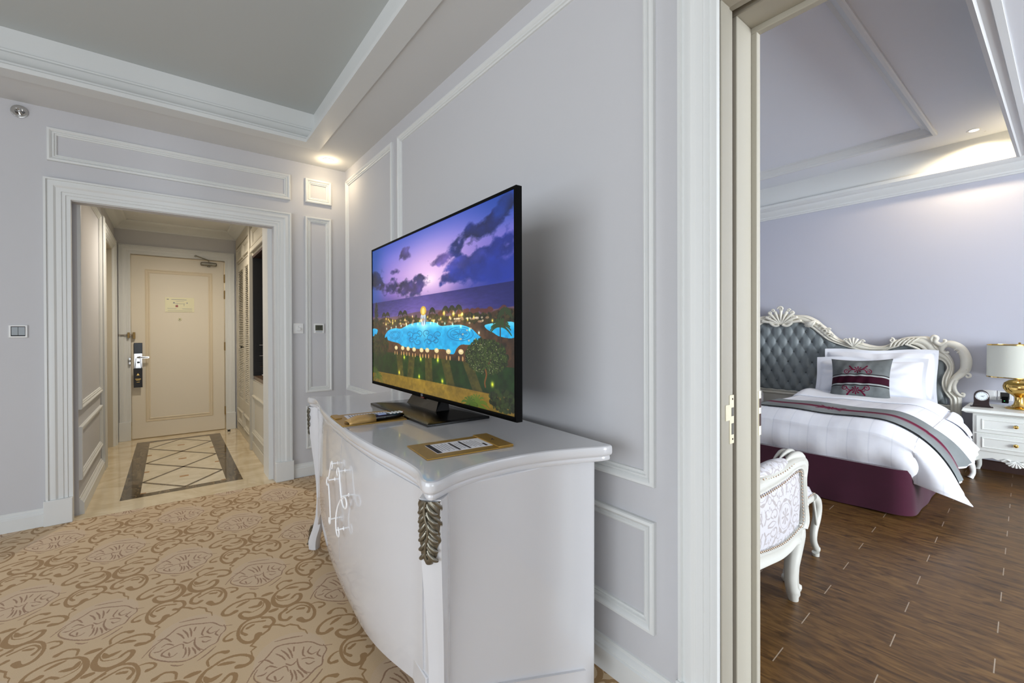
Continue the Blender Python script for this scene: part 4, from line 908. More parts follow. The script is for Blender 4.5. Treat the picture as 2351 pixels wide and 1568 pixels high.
    for dx in (-.016, 0, .016): blob(.494+dx, .555, .0035, .030, (60, 76, 120), .8)
    # lawn with planted stripes, path
    lawn = np.stack([.03+.07*gr, .11+.14*gr, .02+.04*gr], -1)
    lm = ((Y > .775+.02*(X-.5)) & (Y < .918)).astype(float); img = mix(img, lawn, lm)
    for c0, c1 in ((.285, .30), (.40, .385), (.53, .535), (.645, .68), (.775, .83)):
        xc = c0+(c1-c0)*(Y-.775)/.14; st2 = np.clip((.028-np.abs(X-xc))*300, 0, 1)*lm
        img = mix(img, np.stack([.16+.26*rip, .15+.22*rip, .05+.08*rip], -1), st2*.85)
    pth = np.stack([.44+.24*rip, .35+.19*rip, .09+.07*rip], -1); img = mix(img, pth*.95, np.clip((Y-.915-.01*np.abs(X-.5))*300, 0, 1))
    for i in range(9):
        xx, yy = (.257, .319, .368, .419, .479, .523, .59, .668, .743)[i], (.732, .731, .733, .735, .736, .734, .732, .733, .73)[i]
        blob(xx, yy, .016, .015, (226, 206, 150), 1, 4); blob(xx, yy-.003, .008, .006, (250, 238, 200), .7, 3)
        for q in (-.012, .010): blob(xx+q, yy+.036, .0045, .014, (196, 150, 96), .95, 4)
    for i in range(40): blob(.12+.78*rng.rand(), .545+.03*rng.rand(), .010, .007, (190, 150, 120), .6)
    for i in range(26): blob(.66+.20*rng.rand(), .555+.12*rng.rand()*(rng.rand() > .5), .006, .006, (220, 200, 170), .7)
    for i in range(26): light(.15+.8*rng.rand(), .525+.05*rng.rand(), .004)
    for (xx, yy) in ((.333, .792), (.473, .792), (.598, .787), (.286, .899), (.46, .902), (.628, .903), (.904, .874), (.64, .52), (.70, .528)): light(xx, yy, .007, (240, 220, 60))
    tree(.87, .745, .10, .085, 420, (16, 26, 10), (60, 78, 30), 6); tree(.87, .745, .10, .085, 900, (14, 24, 8), (72, 90, 34), 41, .4); tree(.86, .75, .095, .08, 130, (120, 130, 80), (190, 190, 150), 9, .22)
    tree(.08, .72, .10, .085, 300, (14, 22, 12), (60, 62, 24), 12); tree(.95, .94, .06, .05, 160, (14, 24, 10), (58, 76, 30), 14)
    for q in np.linspace(0, 1, 14): blob(.872+.004*math.sin(q*6), .81+.08*q, .004, .008, (120, 74, 30), .9)
    palm(.94, .60, .075, (44, 66, 30)); palm(.83, .99, .11, (92, 116, 30)); palm(.79, 1.0, .09, (74, 100, 26)); palm(.06, .97, .10, (84, 104, 28)); palm(.02, .93, .08, (60, 84, 22)); palm(.96, .54, .05, (40, 56, 30))
    v = np.clip(1-.35*np.clip((Y-.75)/.25, 0, 1)*(np.abs(X-.5)*1.2), .4, 1)
    return image('screen_picture', np.clip(img*v[..., None], 0, 1)[::-1].copy())
def image_mat(name, im, emis=0.0, rough=.4, coat=0.0):
    m = bpy.data.materials.new(name); m.use_nodes = True; N, L = nt(m); p = N['Principled BSDF']
    tc = N.new('ShaderNodeTexCoord'); tx = N.new('ShaderNodeTexImage'); tx.image = im; tx.extension = 'EXTEND'; L.new(tc.outputs['UV'], tx.inputs[0])
    if emis:
        p.inputs['Base Color'].default_value = (.01, .01, .01, 1); L.new(tx.outputs['Color'], p.inputs['Emission Color']); p.inputs['Emission Strength'].default_value = emis
    else: L.new(tx.outputs['Color'], p.inputs['Base Color'])
    p.inputs['Roughness'].default_value = rough; p.inputs['Specular IOR Level'].default_value = .5 if emis else .12
    if coat: p.inputs['Coat Weight'].default_value = coat
    return m
def set_uv(o, fn):
    me = o.data; uv = me.uv_layers.new(name='UVMap')
    for lp in me.loops: uv.data[lp.index].uv = fn(me.vertices[lp.vertex_index].co)
b = B(); sy, s0, s1 = TW-.0115, TZ0+.018, TZ1-.0115
b.add([(-.0015, sy, s0), (-.0015, -sy, s0), (-.0015, -sy, s1), (-.0015, sy, s1)], [(0, 1, 2, 3)])
scr = obj('screen', b, image_mat('lit_screen', tv_picture(), LP['screen'], .25), tv, smooth=False)
set_uv(scr, lambda c: ((sy-c.y)/(2*sy), (c.z-s0)/(s1-s0)))
# ================================================================== THINGS ON THE CONSOLE
# folder with printed card: local x = depth, y = along the console
p0 = cw(-.622, .232)
t = thing('menu_folder', 'gold folder holding a printed white card on the near end of the console', 'folder', (p0.x, p0.y, ZC+.0005), -TH-math.radians(2))
b = B(); b.box(-.148, .148, -.092, .092, 0, .004); obj('board', b, gold_m, t, bevel=.001)
b = B(); b.box(.092, .148, -.0925, .0925, .0045, .0085); fl_ = obj('folded_flap', b, gold_m, t, bevel=.001)
b = B(); b.tube([(.120, -.012, .0088), (.120, .006, .0088)], .0012, 6); b.tube([(.113, -.004, .0088), (.125, .006, .0088), (.125, .012, .0088)], .0010, 6); obj('emblem', b, brown_m, fl_)
b = B(); b.box(-.100, .094, -.054, .056, .0042, .0052); pp = obj('card', b, paper_m, t)
b = B(); b.box(-.100, -.084, -.054, .056, .0053, .0056); b.box(-.026, -.019, -.050, .046, .0053, .0056); b.box(.010, .017, -.050, .046, .0053, .0056); b.box(.070, .078, -.048, -.016, .0053, .0056); obj('printed_bars', b, ink_m, pp)
b = B()
rng = random.Random(3)
for k in range(16):
    xx = -.076+k*.0092
    if abs(xx+.022) < .006 or abs(xx-.013) < .006: continue
    y1 = .050-.03*rng.random(); b.box(xx, xx+.0022, -.046+.02*rng.random(), y1, .0053, .0055)
obj('printed_lines', b, greyink_m, pp)
# second board with banded remote control
p1 = cw(.040, .120)
t = thing('remote_tray', 'gold board with a card band lying at the front middle of the console', 'tray', (p1.x, p1.y, ZC+.0005), -TH-math.radians(1))
b = B(); b.box(-.135, .128, -.135, .118, 0, .004); obj('board', b, gold_m, t, bevel=.001)
b = B(); b.box(-.133, -.105, .02, .115, .0045, .008); obj('folded_flap', b, gold_m, t, bevel=.001)
sheet = B().box(-.085, .105, -.03, .085, .0042, .0052); sh = obj('programme_card', sheet, paper_m, t)
b = B()
for k in range(14): b.box(-.07+k*.0125, -.064+k*.0125, -.02, .075, .0053, .0055)
obj('printed_lines', b, greyink_m, sh)
rc = thing('remote_control', 'black remote control slipped into a gold band on the console', 'remote control', (p1.x+.010, p1.y-.095, ZC+.005), -TH+math.radians(5))
b = B(); prof_r = []
rows = []
for q in np.linspace(-.118, .118, 15):
    e = 1-abs(q/.118)**8; wv = .024*e+.0001; hh = .020*e**.5+.001+.004*math.cos(q*14)
    rows.append([(q, wv*math.cos(a)*(abs(math.cos(a))**-.35 if abs(math.cos(a)) > .01 else 1), .0115+hh*.5*math.sin(a)*(abs(math.sin(a))**-.3 if abs(math.sin(a)) > .01 else 1)) for a in np.linspace(0, 2*PI, 17)[:-1]])
b.grid(rows, closed_u=True); b.f.append(tuple(range(16))); b.m.append(0); b.f.append(tuple(14*16+i for i in range(16))[::-1]); b.m.append(0); obj('shell', b, black_m, rc)
b = B()
for i in range(4):
    for j in range(3): b.box(.045+i*.016, .055+i*.016, -.016+j*.012, -.008+j*.012, .022, .0262)
obj('number_keys', b, plast_m, rc, bevel=.001)
b = B(); b.box(-.005, .030, -.015, .015, .022, .0265); obj('colour_keys', b, mat('pale_blue_keys', (170, 186, 226), .4), rc, bevel=.002)
b = B(); b.box(.109, .114, .002, .010, .021, .0245); obj('power_key', b, mat('red_key', (170, 60, 60), .4), rc, bevel=.001)
t2 = B(); rows = []
for q in (-.132, -.118, -.09, -.055, -.022):
    f = min(1, (q+.150)/.05)
    rows.append([(q, .032*math.cos(a), .0155*f*max(0, math.sin(a))+.0135*f+.0005 if math.sin(a) > 0 else .0008) for a in np.linspace(-.15, PI+.15, 15)])
t2.grid(rows); o = obj('card_band', t2, kraft_m, rc, solid=.0012)

# ================================================================== DAMASK
def damask(name, bg, fg, seed=1):
    r = Ras(512, 512, 1.0, 1.0)
    for ox, oy in ((.5, .5), (0, 0)):
        # oval medallion with a flower
        for k in np.linspace(0, 2*PI, 60): r.disc(ox+.16*math.cos(k), oy+.21*math.sin(k), .016+.008*math.cos(8*k))
        r.stroke([(ox+.125*math.cos(k), oy+.165*math.sin(k)) for k in np.linspace(0, 2*PI, 60)], .004)
        for k in range(8):
            a = k*PI/4; r.stroke([(ox+.02*math.cos(a), oy+.02*math.sin(a)), (ox+.075*math.cos(a), oy+.095*math.sin(a))], .006, .017)
        r.disc(ox, oy, .018)
        for s1 in (-1, 1):
            for s2 in (-1, 1):
                r.stroke(spiral(ox+s1*.25, oy+s2*.10, .09, .02, (0 if s1 > 0 else PI), s1*s2*.9), .005, .012)
                r.stroke(spiral(ox+s1*.10, oy+s2*.33, .08, .02, 1.2*s2, s1*s2*.8), .010, .004)
                r.stroke(spline([(ox+s1*.03, oy+s2*.27), (ox+s1*.06, oy+s2*.36), (ox+s1*.02, oy+s2*.45)], 8), .004, .014)
                r.stroke(spline([(ox+s1*.20, oy+s2*.20), (ox+s1*.27, oy+s2*.26), (ox+s1*.25, oy+s2*.34)], 8), .014, .004)
                r.stroke(spiral(ox+s1*.36, oy+s2*.30, .06, .015, 2.0*s2, s1*s2*1.0), .007, .004)
                r.stroke(spline([(ox+s1*.22, oy), (ox+s1*.30, oy+s2*.035), (ox+s1*.40, oy+s2*.01)], 8), .004, .013)
                r.stroke([(ox+s1*.16, oy+s2*.40), (ox+s1*.22, oy+s2*.44)], .012, .004); r.stroke([(ox+s1*.42, oy+s2*.13), (ox+s1*.46, oy+s2*.20)], .004, .013)
                for k in range(3): r.disc(ox+s1*(.30+.03*k), oy+s2*(.16+.03*k), .012, 1, .02)
    m = bpy.data.materials.new(name); m.use_nodes = True; N, L = nt(m); p = N['Principled BSDF']
    rgb = np.repeat(r.a[..., None], 3, 2); im = image(name+'_pattern', rgb); im.colorspace_settings.name = 'Non-Color'
    tc = N.new('ShaderNodeTexCoord'); tx = N.new('ShaderNodeTexImage'); tx.image = im; tx.projection = 'BOX'; tx.projection_blend = .2
    mp = N.new('ShaderNodeMapping'); mp.inputs['Scale'].default_value = (2.3, 2.3, 3.0); mp.inputs['Location'].default_value = (.362, 0, .141); L.new(tc.outputs['Object'], mp.inputs[0]); L.new(mp.outputs[0], tx.inputs[0])
    mx = N.new('ShaderNodeMixRGB'); mx.inputs[1].default_value = (*lin(bg), 1); mx.inputs[2].default_value = (*lin(fg), 1); L.new(tx.outputs['Color'], mx.inputs[0]); L.new(mx.outputs[0], p.inputs['Base Color'])
    p.inputs['Roughness'].default_value = .6; p.inputs['Sheen Weight'].default_value = .2
    return m
dam_m = damask('damask_fabric', (190, 188, 193), (158, 151, 150))
civory_m = mat('chair_ivory_paint', (190, 189, 181), 0.38, bump=0.05, bscale=50)
nail_m = mat('nickel_nailhead', (190, 165, 140), .2, .95)

# ================================================================== ARMCHAIR  (faces +x)
ch = thing('armchair', 'ivory carved armchair in pale damask with nailhead trim beside the sliding door opening', 'armchair', (2.05, 1.06, 0))
OXc, OYc = 2.05, 1.06
def nails(b, pts, y, n, r=.0052, ax='y', sg=-1):
    P = np.array(pts, float); L_ = np.concatenate([[0], np.cumsum(np.sqrt(((P[1:]-P[:-1])**2).sum(1)))])
    for t_ in np.linspace(0, L_[-1], n):
        x, z = np.interp(t_, L_, P[:, 0]), np.interp(t_, L_, P[:, 1])
        b.lathe([(0, sg*.005), (r*.6, sg*.004), (r, 0)], 8, (x, y, z), 'y')
for sg in (-1, 1):
    ys_ = (.77-OYc) if sg < 0 else (1.35-OYc)            # outer face of the side
    inn = 1 if sg < 0 else -1
    out = [(1.70, .655), (1.80, .662), (1.92, .668), (2.02, .670), (2.12, .674), (2.22, .682), (2.30, .676), (2.350, .664), (2.366, .640), (2.356, .605), (2.345, .575), (2.348, .52), (2.360, .45), (2.378, .385), (2.376, .35), (2.355, .330)]
    inn_ = [(1.70, .604), (1.80, .602), (1.95, .603), (2.10, .612), (2.22, .628), (2.285, .622), (2.305, .600), (2.302, .55), (2.310, .48), (2.322, .41), (2.320, .37), (2.295, .352)]
    P = lambda L_: [(x-OXc, z) for x, z in L_]
    A = np.array(spline(P(out), 5)); I = np.array(spline(P(inn_), 5))
    def resamp(Q, n):
        L_ = np.concatenate([[0], np.cumsum(np.sqrt(((Q[1:]-Q[:-1])**2).sum(1)))]); t_ = np.linspace(0, L_[-1], n)
        return np.stack([np.interp(t_, L_, Q[:, 0]), np.interp(t_, L_, Q[:, 1])], 1)
    A = resamp(A, 70); I = resamp(I, 70)
    # frame: moulded band between the two outlines
    b = B(); rows = []
    profi = [(0, .026), (0, 0), (.12, -.008), (.30, -.004), (.42, -.010), (.62, -.012), (.78, -.004), (.90, -.006), (1.0, .004), (1.0, .026)]
    for a_, i_ in zip(A, I): rows.append([(a_[0]*(1-f)+i_[0]*f, ys_+inn*d if inn > 0 else ys_-d, a_[1]*(1-f)+i_[1]*f) for f, d in profi])
    b.grid(rows, closed_u=False); b.grid([[r[0] for r in rows], [(r[-1][0], r[-1][1], r[-1][2]) for r in rows]])
    obj('arm_frame', b, civory_m, ch, ang=60)
    # rounded front of the arm: knuckle and post swelling inward
    b = B(); b.tube([(x-OXc, ys_+inn*.020, z) for x, z in spline([(2.16, .678), (2.24, .688), (2.325, .674), (2.345, .640), (2.335, .600), (2.328, .54), (2.335, .46), (2.350, .39), (2.345, .34)], 5)], [min(1, .25+i/9)*(.016+.006*math.exp(-((i-12)/5.0)**2)) for i in range(41)], 12)
    for dy_, dz_ in ((.046, .004), (.070, -.002)):
        q_ = spline([(2.17, .680+dz_), (2.24, .694+dz_), (2.30, .690+dz_), (2.332, .672+dz_), (2.342, .640), (2.336, .600)], 5); b.tube([(x-OXc, ys_+inn*dy_, z) for x, z in q_], [.013*min(1, .2+i/8)*min(1, .3+(len(q_)-1-i)/6) for i in range(len(q_))], 10)
    b.lathe([(0, -.012), (.009, -.009), (.012, 0), (.009, .006)], 12, (2.352-OXc, ys_, .446), 'y')
    obj('arm_post', b, civory_m, ch, ang=60)
    # side panel upholstery
    bot = resamp(np.array(spline(P([(1.70, .376), (1.80, .374), (1.95, .350), (2.08, .335), (2.18, .338), (2.26, .350), (2.295, .352)]), 5)), 40)
    top = resamp(np.array(spline(P([(1.70, .604), (1.80, .602), (1.95, .603), (2.10, .612), (2.22, .628), (2.285, .622), (2.300, .600)]), 5)), 40)
    b = B(); rows = []
    for s_ in np.linspace(0, 1, 12):
        row = []
        for q in range(40):
            f = q/39.0; x = bot[q][0]*(1-s_)+top[q][0]*s_+(.016*math.sin(PI*s_))*f**6; z = bot[q][1]*(1-s_)+top[q][1]*s_
            row.append((x, ys_+inn*(.012-.012*math.sin(PI*s_)**.5*math.sin(PI*min(1, (1-f)*8)/2)), z))
        rows.append(row)
    b.grid(rows); obj('side_upholstery', b, dam_m, ch, ang=80)
    b = B(); nails(b, [(x, z-.008) for x, z in top], ys_-inn*.001 if True else 0, 34, sg=-inn); nails(b, [(x, z+.008) for x, z in bot], ys_-inn*.001, 34, sg=-inn)
    nails(b, [(x-OXc, z) for x, z in ((2.293, .595), (2.294, .55), (2.301, .48), (2.312, .41), (2.311, .372), (2.292, .358))], ys_-inn*.001, 16, sg=-inn)
    obj('nailhead_trim', b, nail_m, ch, ang=60)
    # arm pad with its own nail row
    b = B(); rows = []
    for q in np.linspace(0, 1, 18):
        x = 1.86+.335*q-OXc; e = math.sin(PI*min(1, max(0.0, q))*1.0)**.35 if 0 < q < 1 else .02
        rows.append([(x, ys_+inn*.030+.036*e*math.cos(a), .668+.034*e*math.sin(a)) for a in np.linspace(-.25, PI+.25, 13)])
    b.grid(rows); obj('arm_pad', b, dam_m, ch, ang=80)
    b = B(); nails(b, [(1.88-OXc, .662), (2.0-OXc, .652), (2.12-OXc, .655), (2.19-OXc, .668)], ys_+inn*(-.004), 14, .0045, sg=-inn); obj('nailhead_trim', b, nail_m, ch, ang=60)
    # apron rail
    b = B(); ap_t = resamp(np.array(spline(P([(1.70, .378), (1.80, .376), (1.95, .352), (2.08, .337), (2.18, .340), (2.26, .352), (2.34, .352)]), 5)), 40)
    ap_b = resamp(np.array(spline(P([(1.70, .318), (1.80, .316), (1.93, .300), (2.05, .285), (2.15, .286), (2.21, .296), (2.25, .285)]), 5)), 40)
    rows = [[(t_[0]*(1-f)+u_[0]*f, ys_+inn*d if inn > 0 else ys_-d, t_[1]*(1-f)+u_[1]*f) for f, d in ((0, .03), (0, .0), (.12, -.006), (.25, .0), (.7, -.002), (.8, -.010), (.95, -.010), (1, 0), (1, .03))] for t_, u_ in zip(ap_t, ap_b)]
    b.grid(rows); obj('side_rail', b, civory_m, ch, ang=60)
    # front cabriole leg
    yl = ys_+inn*.035
    pts = spline([(2.325, .365), (2.322, .30), (2.305, .24), (2.278, .17), (2.268, .11), (2.283, .055), (2.320, .018)], 5)
    k = len(pts); rad = [interp(i/(k-1), [0, .15, .35, .6, .8, .92, 1], [.036, .042, .036, .028, .026, .028, .018]) for i in range(k)]
    b = B(); b.tube([(x-OXc, yl, z) for x, z in pts], rad, 14)
    b.lathe([(0, -.024), (.015, -.019), (.020, 0), (.015, .019), (0, .024)], 14, (2.334-OXc, yl, .048), 'y')
    b.tube([(2.288-OXc, yl, .045), (2.300-OXc, yl, .0)], [.027, .021], 14)
    b.tube([(x-OXc+.022*(1 if i > 8 else .5), yl-inn*.020, z) for i, (x, z) in enumerate(pts[4:-4])], .006, 8)
    obj('leg', b, civory_m, ch, ang=60)
    pts = spline([(1.745, .33), (1.742, .24), (1.735, .14), (1.715, .05), (1.70, .0)], 5); b = B(); b.tube([(x-OXc, yl, z) for x, z in pts], [.034-.016*i/(len(pts)-1) for i in range(len(pts))], 12); obj('leg', b, civory_m, ch, ang=60)
b = B()
b.box(1.735-OXc, 2.33-OXc, .80-OYc, 1.32-OYc, .30, .375); b.box(2.30-OXc, 2.345-OXc, .80-OYc, 1.32-OYc, .30, .375); obj('seat_frame', b, civory_m, ch, bevel=.012, seg=3)
def pillow_mesh(w, h, t, n=24, pinch=.06, flange=0.0, corner=.0, seed=0):
    if flange: return flanged(w, h, t, pinch, flange, seed)
    """pillow lying in the local yz plane, thickness on x"""
    b = B(); us = np.linspace(-1, 1, n); rng = np.random.RandomState(seed); ph = rng.rand(6)*6
    for side in (-1, 1):
        rows = []
        for v in us:
            row = []
            for u in us:
                hh = max(0.0, (1-abs(u)**2.4))**.62*max(0.0, (1-abs(v)**2.4))**.62
                y = w/2*u*(1-pinch*(1-v*v)); z = h/2*v*(1-pinch*(1-u*u))
                wr = .006*math.sin(9*u+ph[0])*math.sin(7*v+ph[1])+.004*math.sin(17*u+5*v+ph[2])
                row.append((side*(t/2*hh+wr*hh), y, z))
            rows.append(row)
        b.grid(rows, flip=side < 0)
    if flange:
        ring = []
        for k in range(4):
            for q in np.linspace(-1, 1, n)[:-1]:
                u, v = [(q, -1), (1, q), (-q, 1), (-1, -q)][k]
                ring.append((w/2*u*(1-pinch*(1-v*v)), h/2*v*(1-pinch*(1-u*u)), u, v))
        inner = [(0.004, y, z) for y, z, u, v in ring]; outer = [(.006*math.sin(8*u+7*v), y+flange*u*(1 if abs(u) > .97 else abs(u)**3), z+flange*v*(1 if abs(v) > .97 else abs(v)**3)) for y, z, u, v in ring]
        b.grid([inner, outer, [(x-.006, y, z) for x, y, z in outer], [(x-.006, y, z) for x, y, z in inner]], closed_u=True)
    return b
def flanged(w, h, t, pinch, fl, seed):
    b = B(); n = 56; rng = np.random.RandomState(seed); ph = rng.rand(12)*6.28
    us = np.sin(np.linspace(-PI/2, PI/2, n)); ku = 1-2*fl/w; kv = 1-2*fl/h
    for side in (-1, 1):
        rows = []
        for v in us:
            row = []
            for u in us:
                a, c = min(1, abs(u)/ku), min(1, abs(v)/kv)
                hh = (1-a**2.6)**.60*(1-c**2.2)**.55
                sag = .86+.14*(-v)
                y = w/2*u*(1-pinch*(1-v*v)*(.6+.4*math.sin(2*v+ph[0]))); z = h/2*v*(1-pinch*(1-u*u))+.008*math.sin(5*u+ph[1])*abs(v)
                rad = math.hypot(u, v)
                wr = .009*math.sin(7*math.atan2(v, u)*2+ph[2]+4*rad)*rad*rad+.006*math.sin(6*u+5*v+ph[3])+.004*math.sin(13*v-4*u+ph[4])
                ff = .007*math.sin(6*u+ph[5]+3*v)*(max(a, c) >= 1)
                row.append((side*(t/2*hh*sag+wr*min(1, hh*1.6)+.0022)+ff, y, z))
            rows.append(row)
        b.grid(rows, flip=side < 0)
    return b
def cushion_box(b, x0, x1, y0, y1, z0, z1, r=.03, n=10):
    rows = []
    for q in np.linspace(-1, 1, 2*n):
        row = []
        for s_ in np.linspace(-1, 1, 2*n):
            e = (1-abs(q)**6)*(1-abs(s_)**6); row.append(((x0+x1)/2+(x1-x0)/2*q, (y0+y1)/2+(y1-y0)/2*s_, z0+(z1-z0)*(.62*max(0, e)**.25+.38*(1-q*q)*(1-s_*s_))))
        rows.append(row)
    b.grid(rows)
    border = [rows[0], [(p[0], p[1], z0) for p in rows[0]]]; b.grid(border); b.grid([rows[-1], [(p[0], p[1], z0) for p in rows[-1]]])
    for c_ in (0, -1): b.grid([[r_[c_] for r_ in rows], [(r_[c_][0], r_[c_][1], z0) for r_ in rows]])
b = B(); cushion_box(b, 1.80-OXc, 2.37-OXc, .80-OYc, 1.32-OYc, .372, .475); obj('seat', b, dam_m, ch, ang=80)
b = B(); rows = []
for z in np.linspace(.38, 1.00, 14):
    rows.append([(1.745-OXc-.05*(z-.4)+.03*abs(q)**3, q*.285, z-.05*(abs(q)**3)*max(0, z-.7)*4) for q in np.linspace(-1, 1, 15)]+[(1.70-OXc-.10*(z-.4), q*.285, z-.05*(abs(q)**3)*max(0, z-.7)*4) for q in np.linspace(1, -1, 15)])
b.grid(rows, closed_u=True); b.f.append(tuple(13*30+i for i in range(30))); b.m.append(0); obj('backrest', b, dam_m, ch, ang=80)
b = B(); b.tube([(1.715-OXc, -.29, .34), (1.69-OXc, -.295, .66), (1.665-OXc, -.26, .93), (1.655-OXc, -.12, 1.0), (1.655-OXc, 0, 1.03), (1.655-OXc, .12, 1.0), (1.665-OXc, .26, .93), (1.69-OXc, .295, .66), (1.715-OXc, .29, .34)], .022, 12); obj('back_frame', b, civory_m, ch, ang=60)

# ================================================================== FOOTSTOOL
fs = thing('footstool', 'small ivory carved footstool in matching damask just beyond the armchair front', 'footstool', (2.645, 1.08, 0))
FX, FY = 2.645, 1.08
for (sx, sy_) in ((-1, -1), (1, -1), (-1, 1), (1, 1)):
    pts = spline([(.150, .345), (.198, .318), (.226, .268), (.216, .21), (.172, .145), (.172, .085), (.222, .028)], 5)
    k = len(pts); rad = [interp(i/(k-1), [0, .2, .5, .8, .93, 1], [.022, .026, .021, .017, .018, .012]) for i in range(k)]
    b = B(); b.tube([(sx*x, sy_*.195, z) for x, z in pts], rad, 12); b.lathe([(0, -.016), (.013, -.012), (.017, 0), (.013, .012), (0, .016)], 12, (sx*.226, sy_*.195, .030), 'y'); b.tube([(sx*.200, sy_*.195, .022), (sx*.205, sy_*.195, 0)], [.019, .017], 12)
    b.tube([(sx*.150, sy_*.200, .325), (sx*.160, sy_*.205, .26), (sx*.180, sy_*.205, .19), (sx*.186, sy_*.200, .15)], [.008, .007, .007, .006], 8)
    obj('leg', b, civory_m, fs, ang=60)
b = B(); b.box(-.175, .175, -.205, .205, .315, .352); obj('seat_frame', b, civory_m, fs, bevel=.014, seg=3)
b = B(); cushion_box(b, -.17, .17, -.20, .20, .350, .445); obj('seat', b, dam_m, fs, ang=80)
b = B()
for xx in np.linspace(-.165, .165, 20): b.lathe([(0, -.004), (.004, -.003), (.005, 0)], 8, (xx, -.2005, .360), 'y')
for yy in np.linspace(-.19, .19, 24): b.lathe([(0, .004), (.004, .003), (.005, 0)], 8, (.1705, yy, .360), 'x')
obj('nailhead_trim', b, nail_m, fs, ang=60)
# ================================================================== BEDS
def superell(q, n=5): return max(0.0, 1-abs(q)**n)**(1/n)
bed = thing('bed', 'bed with burgundy velvet base skirt nearest the nightstand', 'bed', (4.78, 1.20, 0), 0, 'twin beds at the headboard')
# local origin (4.78,1.20): foot is -x, near side is -y
b = B(); rows = []
per = []
x0, x1, y0, y1, r_ = -.915, .90, -.545, .545, .09
def rr_path(x0, x1, y0, y1, r, n=7):
    P = []
    for (cx, cy, a0) in ((x0+r, y1-r, PI/2), (x0+r, y0+r, PI), (x1-.01, y0+.01, 3*PI/2), (x1-.01, y1-.01, 0)):
        rad = r if cx < 0 else .01
        for k in range(n): a = a0+PI/2*k/(n-1); P.append((cx+rad*math.cos(a), cy+rad*math.sin(a)))
    return P
path = rr_path(x0, x1, y0, y1, r_)
Q = np.array(path+[path[0]]); L_ = np.concatenate([[0], np.cumsum(np.sqrt(((Q[1:]-Q[:-1])**2).sum(1)))])
sm = [(float(np.interp(t, L_, Q[:, 0])), float(np.interp(t, L_, Q[:, 1])), t) for t in np.linspace(0, L_[-1], 161)[:-1]]
for z in (.012, .03, .10, .2, .29, .32):
    fl_r = .010*(1-z/.32)
    rows.append([(x*(1+fl_r*.9)+.003*math.sin(t*23)*(1-z/.32), y*(1+fl_r*1.5)+.003*math.sin(t*19)*(1-z/.32), z+.006*math.sin(t*7)*(z < .02)) for x, y, t in sm])
b.grid(rows, closed_u=True); b.f.append(tuple(5*160+i for i in range(160))); b.m.append(0)
obj('base_skirt', b, velvet_m, bed, ang=60)
b = B(); b.box(-.83, .90, -.51, .51, .322, .568); obj('mattress', b, linen_m, bed, bevel=.07, seg=5)
for (x, y) in ((-.80, -.45), (-.80, .45), (.82, -.45), (.82, .45)): obj('leg', B().tube([(x, y, 0), (x, y, .05)], .02, 8), brown_m, bed)

# duvet over the bed; surface functions in world coordinates
TOPZ = .615
hemX = [3.93, 4.03, 4.15, 4.35, 4.50, 4.66, 4.9, 5.2, 5.42]
hemY = [.405, .43, .475, .495, .475, .42, .47, .57, .60]
hemZ = [.155, .20, .235, .275, .285, .325, .37, .42, .47]
RE = .655; LE = 1.775
def top_z(X, Y):
    z = TOPZ+.022*math.exp(-((X-5.25)/.16)**2)+.006*math.sin(X*5+Y*3)+.004*math.sin(Y*13+X*2)
    t = max(0.0, 1-(Y-RE)/.22); z -= .085*t*t
    t = max(0.0, 1-(LE-Y)/.10); z -= .085*(1-math.sqrt(max(0, 1-t*t)))
    s = max(0.0, 1-(X-3.905)/.17); z -= .075*s*s
    return z
def side_pt(X, s, lift=0.0):
    """s 0..1 from the mattress edge to the hem"""
    ty, tz = RE, top_z(X, RE)
    hy, hz = interp(X, hemX, hemY), interp(X, hemX, hemZ)
    bulge = .022*math.sin(PI*s)*(1 if X > 4.05 else .6)
    fold = .016*s*math.sin(X*21+1.0)+.008*s*math.sin(X*47)
    return (X+.03*s*(1 if X < 4.1 else 0), ty+(hy-ty)*s-bulge*.9-fold-lift, tz+(hz-tz)*s**1.12+bulge*.35+lift*.5)
def duvet_mat():
    m = bpy.data.materials.new('satin_stripe_linen'); m.use_nodes = True; N, L = nt(m); p = N['Principled BSDF']
    tc = N.new('ShaderNodeTexCoord'); s = N.new('ShaderNodeSeparateXYZ'); L.new(tc.outputs['Object'], s.inputs[0])
    f = math_n(N, L, 'FRACT', math_n(N, L, 'MULTIPLY', s.outputs[1], 8.0)); st = math_n(N, L, 'LESS_THAN', f, .5)
    ed = math_n(N, L, 'LESS_THAN', math_n(N, L, 'ABSOLUTE', math_n(N, L, 'SUBTRACT', f, .5)), .03)
    mx = N.new('ShaderNodeMixRGB'); mx.inputs[1].default_value = (*lin((236, 237, 242)), 1); mx.inputs[2].default_value = (*lin((233, 234, 240)), 1); L.new(st, mx.inputs[0])
    m2 = N.new('ShaderNodeMixRGB'); m2.inputs[2].default_value = (*lin((222, 224, 231)), 1); L.new(math_n(N, L, 'MULTIPLY', ed, .8), m2.inputs[0]); L.new(mx.outputs[0], m2.inputs[1]); L.new(m2.outputs[0], p.inputs['Base Color'])
    mr = N.new('ShaderNodeMapRange'); L.new(st, mr.inputs[0]); mr.inputs[3].default_value = .75; mr.inputs[4].default_value = .5; L.new(mr.outputs[0], p.inputs['Roughness'])
    no = N.new('ShaderNodeTexNoise'); no.inputs['Scale'].default_value = 6; no.inputs['Detail'].default_value = 3; L.new(tc.outputs['Object'], no.inputs[0])
    bp = N.new('ShaderNodeBump'); bp.inputs['Strength'].default_value = .35; bp.inputs['Distance'].default_value = .02; L.new(no.outputs['Fac'], bp.inputs['Height']); L.new(bp.outputs[0], p.inputs['Normal'])
    return m
stripe_m = duvet_mat()
